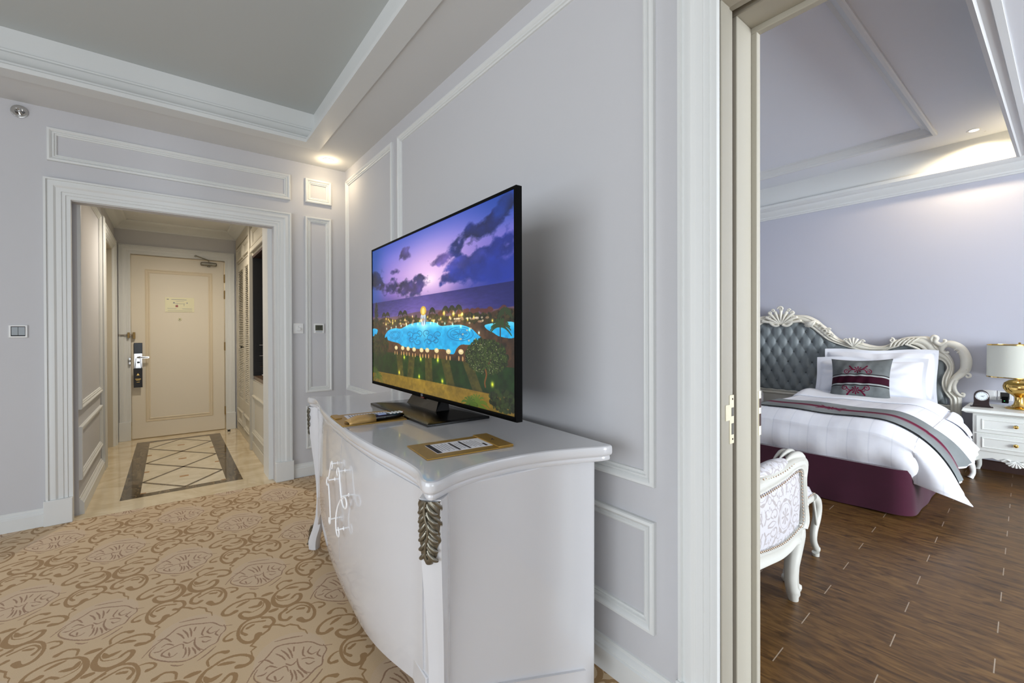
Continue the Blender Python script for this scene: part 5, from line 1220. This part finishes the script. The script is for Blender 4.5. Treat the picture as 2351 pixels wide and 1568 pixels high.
du = thing('duvet', 'white striped duvet draped over the nearer bed with a pointed corner hanging down', 'duvet', (4.78, 1.20, 0), 0, 'white duvets')
W2 = lambda p: (p[0]-4.78, p[1]-1.20, p[2])
Ysamp = np.concatenate([RE+.24*np.linspace(0, 1, 18)[:-1]**1.8, np.linspace(RE+.24, LE-.11, 24)[:-1], np.linspace(LE-.11, LE, 9)])
Xs = np.concatenate([3.905+.205*np.linspace(0, 1, 16)[:-1]**1.8, np.linspace(4.11, 5.34, 80)])
b = B(); rows = [[W2((X, Y, top_z(X, Y))) for Y in Ysamp] for X in Xs]; b.grid(rows)
# foot panel
rows = []
for s in np.linspace(0, 1, 16):
    row = []
    for Y in Ysamp:
        t = max(0.0, 1-(Y-RE)/.14); rnd = 1-math.sqrt(max(0, 1-t*t))
        zt = top_z(3.905, Y); zbm = .262+.012*math.sin(Y*9)-.035*t
        z = zt+(zbm-zt)*s; x = 3.905-.030*math.sin(PI*min(1, s))**1.6+.030*s**4+.085*rnd*math.sin(PI*min(1, s+.0))*.6+.02*rnd*s+.006*math.sin(Y*25)*s
        row.append(W2((x, Y-.03*t*math.sin(PI*s), z)))
    rows.append(row)
b.grid(rows)
rows2 = [[(p[0]+.03, p[1], p[2]+.012) for p in rows[-1]]]; b.grid([rows[-1], rows2[0]])
# far side, falls straight
rows = [[W2((X, LE+.02*math.sin(PI*s)+.03*s, top_z(X, LE)+(.36-top_z(X, LE))*s)) for X in Xs] for s in np.linspace(0, 1, 8)]; b.grid(rows)
# near side drape
Xd = np.concatenate([np.linspace(3.925, 4.1, 12)[:-1], np.linspace(4.1, 5.34, 60)])
rows = [[W2(side_pt(X, s)) for X in Xd] for s in np.linspace(0, 1, 34)]; b.grid(rows)
# closing strip of the corner fold
rows = [[W2((3.905+.02*s, RE-.0*s, top_z(3.905, RE)*(1-s)+.235*s)) for s in np.linspace(0, 1, 18)], [W2(side_pt(3.925, s)) for s in np.linspace(0, 1, 18)]]; b.grid(rows)
obj('cover', b, stripe_m, du, ang=85, solid=.008, weld=.0012)
# folded-back upper edge
b = B(); rows = []
for X in np.linspace(4.98, 5.335, 12):
    hx = .018*math.sqrt(max(0, math.sin(PI*(X-4.975)/.37)))
    rows.append([W2((X, Y, top_z(X, Y)+.006+hx)) for Y in Ysamp]+[] )
b.grid(rows)
rows = [[W2((lambda p: (p[0], p[1]-.012, p[2]+.004))(side_pt(X, s*.98, .006))) for X in np.linspace(4.98, 5.335, 14)] for s in np.linspace(0, 1, 14)]; b.grid(rows)
obj('turned_back_edge', b, linen_m, du, ang=85, solid=.008, weld=.0)

# runner -------------------------------------------------------------
def emblem(r, cx, cy, s, flip=1, w=1.0):
    """embroidered flower with scrolls opening sideways"""
    for k in range(8):
        a = PI/4*k; r.stroke([(cx+s*.10*math.cos(a), cy+flip*s*.10*math.sin(a)), (cx+s*.42*math.cos(a), cy+flip*s*.42*math.sin(a))], .035*s*w, .11*s*w)
    r.stroke([(cx+s*.12*math.cos(a), cy+s*.12*math.sin(a)) for a in np.linspace(0, 2*PI, 20)], .03*s*w)
    for sg in (-1, 1):
        r.stroke(spiral(cx+sg*s*1.15, cy-flip*s*.28, s*.34, s*.08, (PI/2 if sg > 0 else PI/2), -sg*1.25), .07*s*w, .05*s*w)
        r.stroke(spline([(cx+sg*s*.35, cy-flip*s*.1), (cx+sg*s*.7, cy+flip*s*.25), (cx+sg*s*.95, cy+flip*s*.55)], 8), .05*s*w, .13*s*w)
        r.stroke(spline([(cx+sg*s*.30, cy), (cx+sg*s*.75, cy-flip*s*.05), (cx+sg*s*1.0, cy-flip*s*.5)], 8), .10*s*w, .05*s*w)
        r.stroke(spline([(cx+sg*s*.5, cy+flip*s*.1), (cx+sg*s*.9, cy+flip*s*.15), (cx+sg*s*1.0, cy+flip*.02*s)], 8), .06*s*w, .04*s*w)
def velvet_img(name, w, h, sx, sy, bands, emb, edge=True, seed=2, grey=(128, 133, 133)):
    y = (np.arange(h)+.5)/h*sy
    n = fbm(w, h, 6, 5, seed, sy/sx*1.0)
    base = np.zeros((h, w, 3)); g = np.array(grey)/255.
    base[:] = g; base *= (.80+.4*n)[..., None]
    r = Ras(w, h, sx, sy, wrap=False)
    for e in emb: emblem(r, *e)
    bc = np.array([98, 12, 44])/255.
    base = base*(1-r.a[..., None])+bc*r.a[..., None]
    for (a0, a1, col) in bands:
        mk = ((y >= a0) & (y < a1)); base[mk] = np.array(col)/255.
    return image(name, base)
rim = velvet_img('runner_cloth', 1500, 400, 1.75, .46, [(0, .016, (10, 6, 10)), (.19, .198, (122, 40, 70)), (.208, .275, (96, 14, 46))], [(.55, .255, .085, 1, .8), (.55, .215, .085, -1, .8)])
run_m = image_mat('runner_velvet', rim, 0, .7)
rn = thing('bed_runner', 'grey velvet runner with a burgundy stripe across the foot of the nearer bed', 'bed runner', (4.3, 1.2, 0))
RX0, RX1 = 4.045, 4.505
lenT = LE-RE
b = B(); uvs = {}
Yr = Ysamp[::-1]; 
def runner_pt(a, t, lift=.013):
    """a 0..1 across the width, t arc from far edge"""
    if t <= lenT:
        X = RX0+a*(RX1-RX0)-.10*(t/lenT)**2*0; Y = LE-t; k1 = max(0.0, 1-(Y-RE)/.22); k2 = max(0.0, 1-(X-3.905)/.17); return (X-lift*.6*k2, Y-lift*.75*k1, top_z(X, Y)+lift)
    s = (t-lenT)/.42; X = RX0+a*(RX1-RX0)+.03*s; p = side_pt(X, min(1, s*.97), lift); return p
ts = np.concatenate([[lenT-(Y-RE) for Y in Yr], np.linspace(lenT, lenT+.42, 36)[1:]])
aa = np.linspace(0, 1, 40)
rows = [[(lambda p: (p[0]-4.3, p[1]-1.2, p[2]))(runner_pt(a, t)) for a in aa] for t in ts]; b.grid(rows)
o = obj('cloth', b, run_m, rn, ang=80)
me = o.data; uv = me.uv_layers.new(name='UVMap'); na = len(aa)
for lp in me.loops:
    i = lp.vertex_index; uv.data[lp.index].uv = (ts[i//na]/1.75, aa[i % na])
me.update()

# pillows ------------------------------------------------------------
def pillow(name, label, w, h, t, loc, tilt, roll, m, seed=0, pinch=.05, flange=0.0, group=None, cat='pillow', yaw=0.0):
    b = pillow_mesh(w, h, t, 30, pinch, flange, seed=seed)
    o = obj(name, b, m, ang=80, loc=loc); o.rotation_euler = (roll, tilt, yaw); tag(o, label, cat, group); return o
pA = pillow('pillow', 'white flanged pillow leaning on the headboard, behind the other white pillow', .90, .50, .20, (5.60, 1.215, .828), math.radians(12), math.radians(-.8), linen_m, 1, .03, .035, 'white pillows')
pB = pillow('pillow', 'white flanged pillow in front, directly behind the grey cushion', .87, .43, .26, (5.385, 1.240, .787), math.radians(16), math.radians(-.8), linen_m, 5, .03, .035, 'white pillows')
cim = velvet_img('cushion_cloth', 700, 640, .46, .42, [(.138, .146, (14, 8, 12)), (.146, .158, (150, 154, 152)), (.158, .163, (14, 8, 12)), (.163, .222, (46, 3, 22)), (.222, .235, (156, 160, 158)), (.235, .242, (14, 8, 12))], [(.228, .282, .066, 1, .75), (.218, .098, .066, -1, .75)], seed=11, grey=(100, 104, 104))
cu_ = pillow('cushion', 'grey velvet cushion with burgundy band and embroidered flowers', .48, .44, .17, (5.20, 1.255, .787), math.radians(24), math.radians(-3.0), image_mat('cushion_velvet', cim, 0, .7), 9, .09, 0, None, 'cushion')
set_uv(cu_, lambda c: (.5-c.y/.50, .5+c.z/.46))

# second bed, its duvet and pillow
bed2 = dup(bed, (4.78, 2.80, 0), 0, 'second bed beyond the gap, mostly hidden behind the door frame')
du2 = dup(du, (4.78, 2.80, 0), 0, 'white duvet on the second bed beyond the gap')
for pq, lb in ((pA, 'white flanged pillow on the second bed beyond the gap'),):
    o = pq.copy(); COL.objects.link(o); o.location = (5.58, 2.82, .832); o['label'] = lb

# ================================================================== HEADBOARD
HBX, HBY = 5.79, 2.14
hbt = thing('headboard', 'wide carved ivory headboard with tufted grey leather panel behind the beds', 'headboard', (HBX, HBY, 0))
outer = [(0, 1.45), (.151, 1.449), (.258, 1.438), (.35, 1.389), (.40, 1.342), (.47, 1.275), (.52, 1.215), (.575, 1.170), (.663, 1.140), (.76, 1.135), (.84, 1.112), (.909, 1.103), (.975, 1.118), (1.04, 1.165), (1.12, 1.197), (1.2, 1.205), (1.28, 1.204), (1.325, 1.165), (1.355, 1.11), (1.40, 1.065), (1.44, 1.00), (1.458, .93), (1.452, .86), (1.436, .79), (1.440, .72), (1.475, .66), (1.505, .64), (1.506, .58), (1.506, .40), (1.506, 0)]
inner = [(0, 1.373), (.157, 1.373), (.235, 1.338), (.298, 1.297), (.345, 1.258), (.389, 1.218), (.44, 1.172), (.489, 1.141), (.606, 1.092), (.68, 1.066), (.739, 1.045), (.83, 1.036), (.933, 1.04), (.99, 1.068), (1.043, 1.09), (1.122, 1.122), (1.19, 1.112), (1.242, 1.073), (1.275, 1.02), (1.333, .987), (1.381, .967), (1.408, .914), (1.392, .86), (1.377, .812), (1.372, .75), (1.381, .702), (1.41, .64), (1.428, .60), (1.43, .40), (1.43, 0)]
outer = np.array(spline(outer, 5)); inner = np.array(spline(inner, 5))
def arcs(Q, n):
    L_ = np.concatenate([[0], np.cumsum(np.sqrt(((Q[1:]-Q[:-1])**2).sum(1)))]); t_ = np.linspace(0, L_[-1], n)
    return np.stack([np.interp(t_, L_, Q[:, 0]), np.interp(t_, L_, Q[:, 1])], 1)
profh = [(0, .045), (0, .012), (.06, .0), (.14, -.012), (.22, -.014), (.28, -.006), (.36, -.010), (.50, -.018), (.64, -.012), (.72, -.004), (.80, -.010), (.90, -.010), (.97, -.002), (1.0, .010), (1.0, .045)]
b = B()
for sg in (-1, 1):
    rows = []
    for a_, i_ in zip(outer, inner): rows.append([(d-.03, -sg*(a_[0]*(1-f)+i_[0]*f), a_[1]*(1-f)+i_[1]*f) for f, d in profh])
    b.grid(rows)
obj('frame', b, ivory_m, hbt, ang=60)
innx = inner[:, 0]; innz = inner[:, 1]
def ztop(d):
    d = min(abs(d), 1.425); k = [i for i in range(len(innx)) if innz[i] > .60]
    return float(np.interp(d, innx[k], innz[k]))
def tuft(y, z):
    s = y/.122+(z-1.137)/.235+.5; t = y/.122-(z-1.137)/.235+.5
    f = (abs(math.sin(PI*s))*abs(math.sin(PI*t)))
    i = round(s-.5)+.5; 
    ds, dt = s-round(s), t-round(t); db = math.hypot(ds, dt)
    return .012*f**.22+.018*(1-math.exp(-(db/.30)**2))
b = B(); rows = []
Yp = np.linspace(-1.415, 1.415, 420)
for s in np.linspace(0, 1, 120):
    row = []
    for y in Yp:
        zt = ztop(y)+.012; z = .545+(zt-.545)*s
        edge = min(1.0, min((1-s)*(zt-.545), s*(zt-.545))/.03+.25)
        row.append((-.004-tuft(y, z)*edge, y, z))
    rows.append(row)
b.grid(rows); obj('tufted_panel', b, leather_m, hbt, ang=70)
for k in range(5):  # buttons: same leather as the panel, pit shade put into a darker colour
    z = 1.137-.1175*k
    for i in range(-12, 13):
        y = (i+.5)*.122 if k % 2 == 0 else i*.122
        if -1.32 < y < .40 and z < ztop(y)-.03:
            b = B(); b.lathe([(0, -.010), (.007, -.008), (.010, -.002), (.009, .004)], 12, (-.007, y, z), 'x'); obj('button', b, MATS.get('pit_shaded_leather') or mat('pit_shaded_leather', (86, 92, 94), .4), hbt, ang=80)
for y in (-.25, .25):
    b = B(); b.lathe([(0, -.010), (.007, -.008), (.010, -.002), (.009, .004)], 12, (-.012, y, 1.255), 'x'); obj('button', b, MATS.get('pit_shaded_leather') or mat('pit_shaded_leather', (86, 92, 94), .4), hbt, ang=80)
b = B(); b.box(-.012, .02, -1.44, 1.44, .0, .56); b.sweep(rect(-.40, .40, .30, .53), [(0, 0), (0, .012), (.01, .018), (.025, .010), (.03, 0)], lambda a, z, h: (-.012-h, a, z), closed=True); b.box(-.026, -.01, -1.44, 1.44, .545, .562)
obj('lower_panel', b, ivory_m, hbt, bevel=.003)
# shell crest
b = B(); X0 = -.05
for k in range(9):
    a = PI*(.5+(k-4)*.108); L1 = .165 if k % 2 == 0 else .150
    pts = [(X0-.012*math.sin(PI*q), -.0+math.cos(a)*(.015+L1*q)*-1*(1+.15*q), 1.345+math.sin(a)*(.0+L1*q)) for q in np.linspace(0, 1, 9)]
    b.tube(pts, [.006+.014*q for q in np.linspace(0, 1, 9)], 10)
    e = pts[-1]; b.lathe([(0, -.016), (.012, -.012), (.016, 0), (.012, .012), (0, .016)], 10, e, 'x')
for sg in (-1, 1):
    b.tube([(X0-.01, sg*(.02+.10*q), 1.335-.018*math.sin(PI*q)+.03*q*q) for q in np.linspace(0, 1, 10)], .016, 10)
    for (cy, cz, r0) in ((.112, 1.362, .024), (.125, 1.42, .020), (.118, 1.475, .020), (.085, 1.505, .018)):
        b.tube([(X0-.008, sg*(cy+r0*(1-q*.7)*math.cos(q*7)), cz+r0*(1-q*.7)*math.sin(q*7)) for q in np.linspace(0, 1, 16)], .0085, 8)
b.tube([(X0-.015, .035*(1-q)*math.cos(q*8), 1.525+.030*(1-q)*math.sin(q*8)) for q in np.linspace(0, 1, 20)], .011, 8)
b.box(X0-.002, X0+.03, -.11, .11, 1.335, 1.46)
obj('shell_crest', b, ivory_m, hbt, ang=60)
def fan(b, y, z, ang0, n, length, spread, w=.010):
    for k in range(n):
        a = ang0+spread*(k/(n-1)-.5); Ls = length*(1-.25*abs(k/(n-1)-.5)*2)
        pts = [(-.048-.012*math.sin(PI*q), y+Ls*q*math.cos(a+.5*q), z+Ls*q*math.sin(a+.5*q)) for q in np.linspace(0, 1, 8)]
        b.tube(pts, [w*(.5+.9*math.sin(PI*min(1, .15+q*.85))) for q in np.linspace(0, 1, 8)], 8)
def volute(b, y, z, r0, turns, a0, sg, w=.010, x=-.052):
    b.tube([(x-.006*q, y+sg*r0*(1-.75*q)*math.cos(a0+turns*2*PI*q), z+r0*(1-.75*q)*math.sin(a0+turns*2*PI*q)) for q in np.linspace(0, 1, 24)], [w*(1-.3*q) for q in np.linspace(0, 1, 24)], 8)
for sg in (-1, 1):
    b = B()
    fan(b, -sg*.345, 1.375, -1.0 if sg > 0 else PI+1.0, 6, .12, .8)
    volute(b, -sg*.475, 1.265, .026, 1.2, .5, -sg); volute(b, -sg*.515, 1.215, .018, 1.2, 2.0, -sg, .008)
    for k in range(5): b.tube([(-.05, -sg*(.37+.022*k), 1.33-.030*k), (-.058, -sg*(.40+.022*k), 1.335-.028*k), (-.05, -sg*(.425+.020*k), 1.312-.024*k)], .008, 8)
    for k in range(5):
        a = PI*(.5+(k-2)*.14); b.tube([(-.050-.012*math.sin(PI*q), -sg*(.70)+math.cos(a)*.085*q, 1.090+math.sin(a)*.095*q) for q in np.linspace(0, 1, 7)], [.007+.007*q for q in np.linspace(0, 1, 7)], 8)
    volute(b, -sg*.635, 1.155, .022, 1.1, 0, sg, .008); volute(b, -sg*.775, 1.145, .022, 1.1, 0, -sg, .008)
    for k in range(6): b.tube([(-.05, -sg*(1.00+.030*k), 1.095+.006*k), (-.060, -sg*(1.015+.034*k), 1.135+.006*k), (-.05, -sg*(1.05+.034*k), 1.17+.004*k)], [.007, .010, .006], 8)
    volute(b, -sg*1.015, 1.165, .022, 1.1, 1.5, sg, .009)
    b.tube([(-.052, -sg*y, z) for y, z in spline([(1.12, 1.125), (1.18, 1.10), (1.225, 1.07), (1.235, 1.04), (1.21, 1.035), (1.205, 1.055)], 5)], .011, 8)
    obj('acanthus_carving', b, ivory_m, hbt, ang=60)
    # outer scrolls of the shoulder
    b = B()
    b.tube([(-.045, -sg*y, z) for y, z in spline([(1.315, 1.150), (1.305, 1.180), (1.322, 1.205), (1.345, 1.190), (1.335, 1.155), (1.365, 1.128), (1.395, 1.140), (1.403, 1.165), (1.386, 1.172)], 5)], [.010+.009*math.sin(PI*i/40) for i in range(41)], 10)
    pts = spline([(1.425, 1.062), (1.400, 1.050), (1.376, 1.068), (1.382, 1.108), (1.418, 1.135), (1.468, 1.122), (1.512, 1.078), (1.535, 1.010), (1.538, .950), (1.530, .900), (1.505, .860), (1.470, .820), (1.440, .76), (1.425, .70)], 6)
    k = len(pts); b.tube([(-.035, -sg*y, z) for y, z in pts], [interp(i/(k-1), [0, .15, .35, .6, .75, 1], [.010, .018, .034, .040, .034, .020]) for i in range(k)], 12)
    for i in range(9):
        q = i/8; yy, zz = interp(q, [0, .4, 1], [1.49, 1.548, 1.553]), interp(q, [0, .4, 1], [1.095, 1.02, .90])
        b.tube([(-.052, -sg*(yy-.028), zz-.018), (-.064, -sg*(yy-.010), zz), (-.050, -sg*(yy+.008), zz-.004)], [.005, .0075, .005], 8)
    pts = spline([(1.425, .69), (1.432, .745), (1.455, .800), (1.490, .842), (1.530, .868), (1.560, .862), (1.566, .842), (1.548, .832), (1.538, .846)], 5)
    b.tube([(-.050, -sg*y, z) for y, z in pts], [.014-.006*i/(len(pts)-1) for i in range(len(pts))], 10)
    pts = spline([(1.475, .80), (1.462, .755), (1.468, .705), (1.490, .668), (1.518, .655), (1.526, .676), (1.508, .682)], 5)
    b.tube([(-.046, -sg*y, z) for y, z in pts], [.018-.009*i/(len(pts)-1) for i in range(len(pts))], 10)
    obj('shoulder_scroll', b, ivory_m, hbt, ang=60)

# ================================================================== NIGHTSTAND
NX, NY = 5.60, .28
ns = thing('nightstand', 'white two-drawer nightstand with brass knobs right of the bed', 'nightstand', (NX, NY, 0))
def L2(X): return X-NX
b = B(); b.box(-.215, .215, -.245, .245, .235, .562); obj('body', b, ivory_m if False else mat('nightstand_white', (226, 228, 222), .35), ns, bevel=.003)
nm = MATS['nightstand_white']
rows = []
for d, z in ((.0, .598), (.0, .590), (-.004, .582), (-.006, .576), (.006, .570), (.012, .564), (.022, .560)):
    rows.append([(x, y, z) for x, y in ((-.262+d, -.30+d), (.225, -.30+d), (.225, .30-d), (-.262+d, .30-d))])
b = B(); b.grid(rows, closed_u=True); b.f.append((0, 1, 2, 3)); b.m.append(0); obj('top', b, nm, ns, smooth=False)
for z0, z1 in ((.402, .545), (.250, .392)):
    b = B(); b.box(-.224, -.213, -.222, .222, z0, z1); dr = obj('drawer', b, nm, ns, bevel=.002)
    b = B(); b.sweep(rect(-.192, .192, z0+.026, z1-.026), [(0, 0), (0, .001), (.004, .005), (.010, .004), (.013, 0)], lambda a, z, h: (-.2238-h, a, z), closed=True); obj('moulding', b, nm, dr, ang=30)
    b = B(); b.lathe([(0, -.024), (.010, -.022), (.015, -.015), (.012, -.007), (.005, -.004), (.006, 0), (.010, .001)], 18, (-.224, 0, (z0+z1)/2+.005), 'x'); obj('knob', b, brass_m, dr)
ap = [(-.245, .24), (-.245, .150), (-.225, .158), (-.19, .180), (-.13, .196), (-.10, .184), (-.06, .172), (0, .158), (.06, .172), (.10, .184), (.13, .196), (.19, .180), (.225, .158), (.245, .150), (.245, .24)]
b = B(); b.prism(ap, -.215, -.198, 'yz'); b.prism(ap, .19, .205, 'yz'); b.prism([(-.215, .24), (-.215, .16), (-.12, .19), (.12, .19), (.205, .16), (.205, .24)], .228, .243, 'xz'); b.prism([(-.215, .24), (-.215, .16), (-.12, .19), (.12, .19), (.205, .16), (.205, .24)], -.243, -.228, 'xz'); obj('apron', b, nm, ns, bevel=.003)
b = B()
for k in range(7):
    a = -PI*(.5+(k-3)*.11); b.tube([(-.219-.006*math.sin(PI*q), .062*q*math.cos(a), .198+.050*q*math.sin(a)) for q in np.linspace(0, 1, 7)], [.004+.006*q for q in np.linspace(0, 1, 7)], 8)
for sg in (-1, 1): b.tube([(-.220, sg*(.03+.05*q), .192+.010*math.sin(q*4)) for q in np.linspace(0, 1, 9)], .006, 8)
obj('shell_carving', b, nm, ns, ang=60)
for sx in (-1, 1):
    for sg in (-1, 1):
        pts = spline([(-.195, .235, .245), (-.212, .252, .19), (-.216, .258, .14), (-.204, .246, .08), (-.202, .244, .04), (-.216, .258, .0)], 5)
        k = len(pts); b = B(); b.tube([(x if sx < 0 else -x, sg*y, z) for x, y, z in pts], [interp(i/(k-1), [0, .3, .7, .9, 1], [.028, .030, .019, .017, .022]) for i in range(k)], 12)
        obj('leg', b, nm, ns, ang=60)
# lamp
lp_ = thing('table_lamp', 'polished gold table lamp with cream drum shade on the nightstand', 'lamp', (5.62, .275, .5985))
b = B(); b.lathe([(0, 0), (.082, 0), (.084, .006), (.078, .012), (.050, .020), (.034, .040), (.028, .070), (.030, .100), (.048, .118), (.075, .135), (.094, .165), (.097, .190), (.088, .218), (.060, .240), (.030, .250), (.024, .262), (.020, .285), (.012, .30), (.010, .36), (0, .36)], 40); obj('gold_base', b, brass_m, lp_)
sx_, sy_s = .16, .19
b = B(); b.lathe([(1.0, .268), (.985, .538)], 48, sx=sx_, sy=sy_s); b.lathe([(.975, .268), (.960, .538)], 48, sx=sx_, sy=sy_s); obj('shade', b, shade_m, lp_)
b = B(); b.lathe([(.97, .262), (1.01, .262), (1.01, .270), (.97, .270)], 48, sx=sx_, sy=sy_s); b.lathe([(.955, .534), (.995, .534), (.995, .543), (.955, .543)], 48, sx=sx_, sy=sy_s); obj('gold_rim', b, brass_m, lp_)
b = B(); b.tube([(-.155, 0, .535), (.155, 0, .535)], .002, 6); b.tube([(0, 0, .36), (0, 0, .545)], .004, 6); b.lathe([(0, .545), (.008, .548), (.009, .556), (0, .562)], 12); obj('harp', b, brass_m, lp_)
# clock
ck = thing('mantel_clock', 'small dark mahogany mantel clock with white dial on the nightstand', 'clock', (5.52, .485, .5985), math.radians(10))
b = B(); b.box(-.022, .022, -.068, .068, 0, .010)
arch = [(-.055, .010), (-.050, .022), (-.046, .045), (-.047, .075)]+[(-.046*math.cos(a), .098+.048*math.sin(a)) for a in np.linspace(.0, PI, 17)]+[(.047, .075), (.046, .045), (.050, .022), (.055, .010)]
b.prism(arch, -.017, .017, 'yz'); obj('case', b, walln_m, ck, bevel=.002)
b = B(); b.lathe([(0, -.0175), (.035, -.0175), (.037, -.0205), (.040, -.0195), (.041, -.016)], 32, (0, 0, .097), 'x'); obj('bezel', b, chrome_m, ck)
b = B(); b.lathe([(0, -.0182), (.034, -.0182)], 32, (0, 0, .097), 'x'); dl = obj('dial', b, mat('clock_dial', (214, 222, 226), .3), ck)
b = B()
for k in range(12):
    a = PI/6*k; b.tube([(-.0187, .027*math.cos(a), .097+.027*math.sin(a)), (-.0187, .031*math.cos(a), .097+.031*math.sin(a))], .0009, 4)
b.tube([(-.0190, 0, .097), (-.0190, -.020, .101)], .0011, 4); b.tube([(-.0193, .006, .096), (-.0193, -.013, .090)], .0011, 4); obj('hands_and_ticks', b, ink_m, dl)
# wall plates
t = thing('wall_switch', 'white switch plate on the wall behind the mantel clock', 'light switch', (XH, .462, .678))
b = B(); b.box(-.009, 0, -.042, .042, -.042, .042); obj('faceplate', b, plast_m, t, bevel=.003)
b = B(); b.box(-.012, -.009, -.028, .028, -.030, .030); obj('rocker', b, plast_m, t, bevel=.002)
t = thing('wall_socket', 'white wall socket between the clock and the gold lamp', 'socket', (XH, .370, .678))
b = B(); b.box(-.009, 0, -.045, .045, -.042, .042); obj('faceplate', b, plast_m, t, bevel=.003)
b = B(); b.box(-.0105, -.009, -.027, .027, -.030, .030); obj('insert', b, dark_m, t)
t = thing('plug_adapter', 'black plug adapter with green light in the socket beside the lamp', 'adapter', (XH-.010, .366, .652))
b = B(); b.box(-.045, 0, -.020, .020, -.034, .020); obj('housing', b, blackm_m, t, bevel=.004)
b = B(); b.lathe([(0, -.002), (.0025, -.001), (.003, 0)], 8, (-.045, .004, -.014), 'x'); obj('indicator', b, mat('green_indicator', (40, 160, 80), .4, emit=(60, 220, 110), estr=1.5), t)
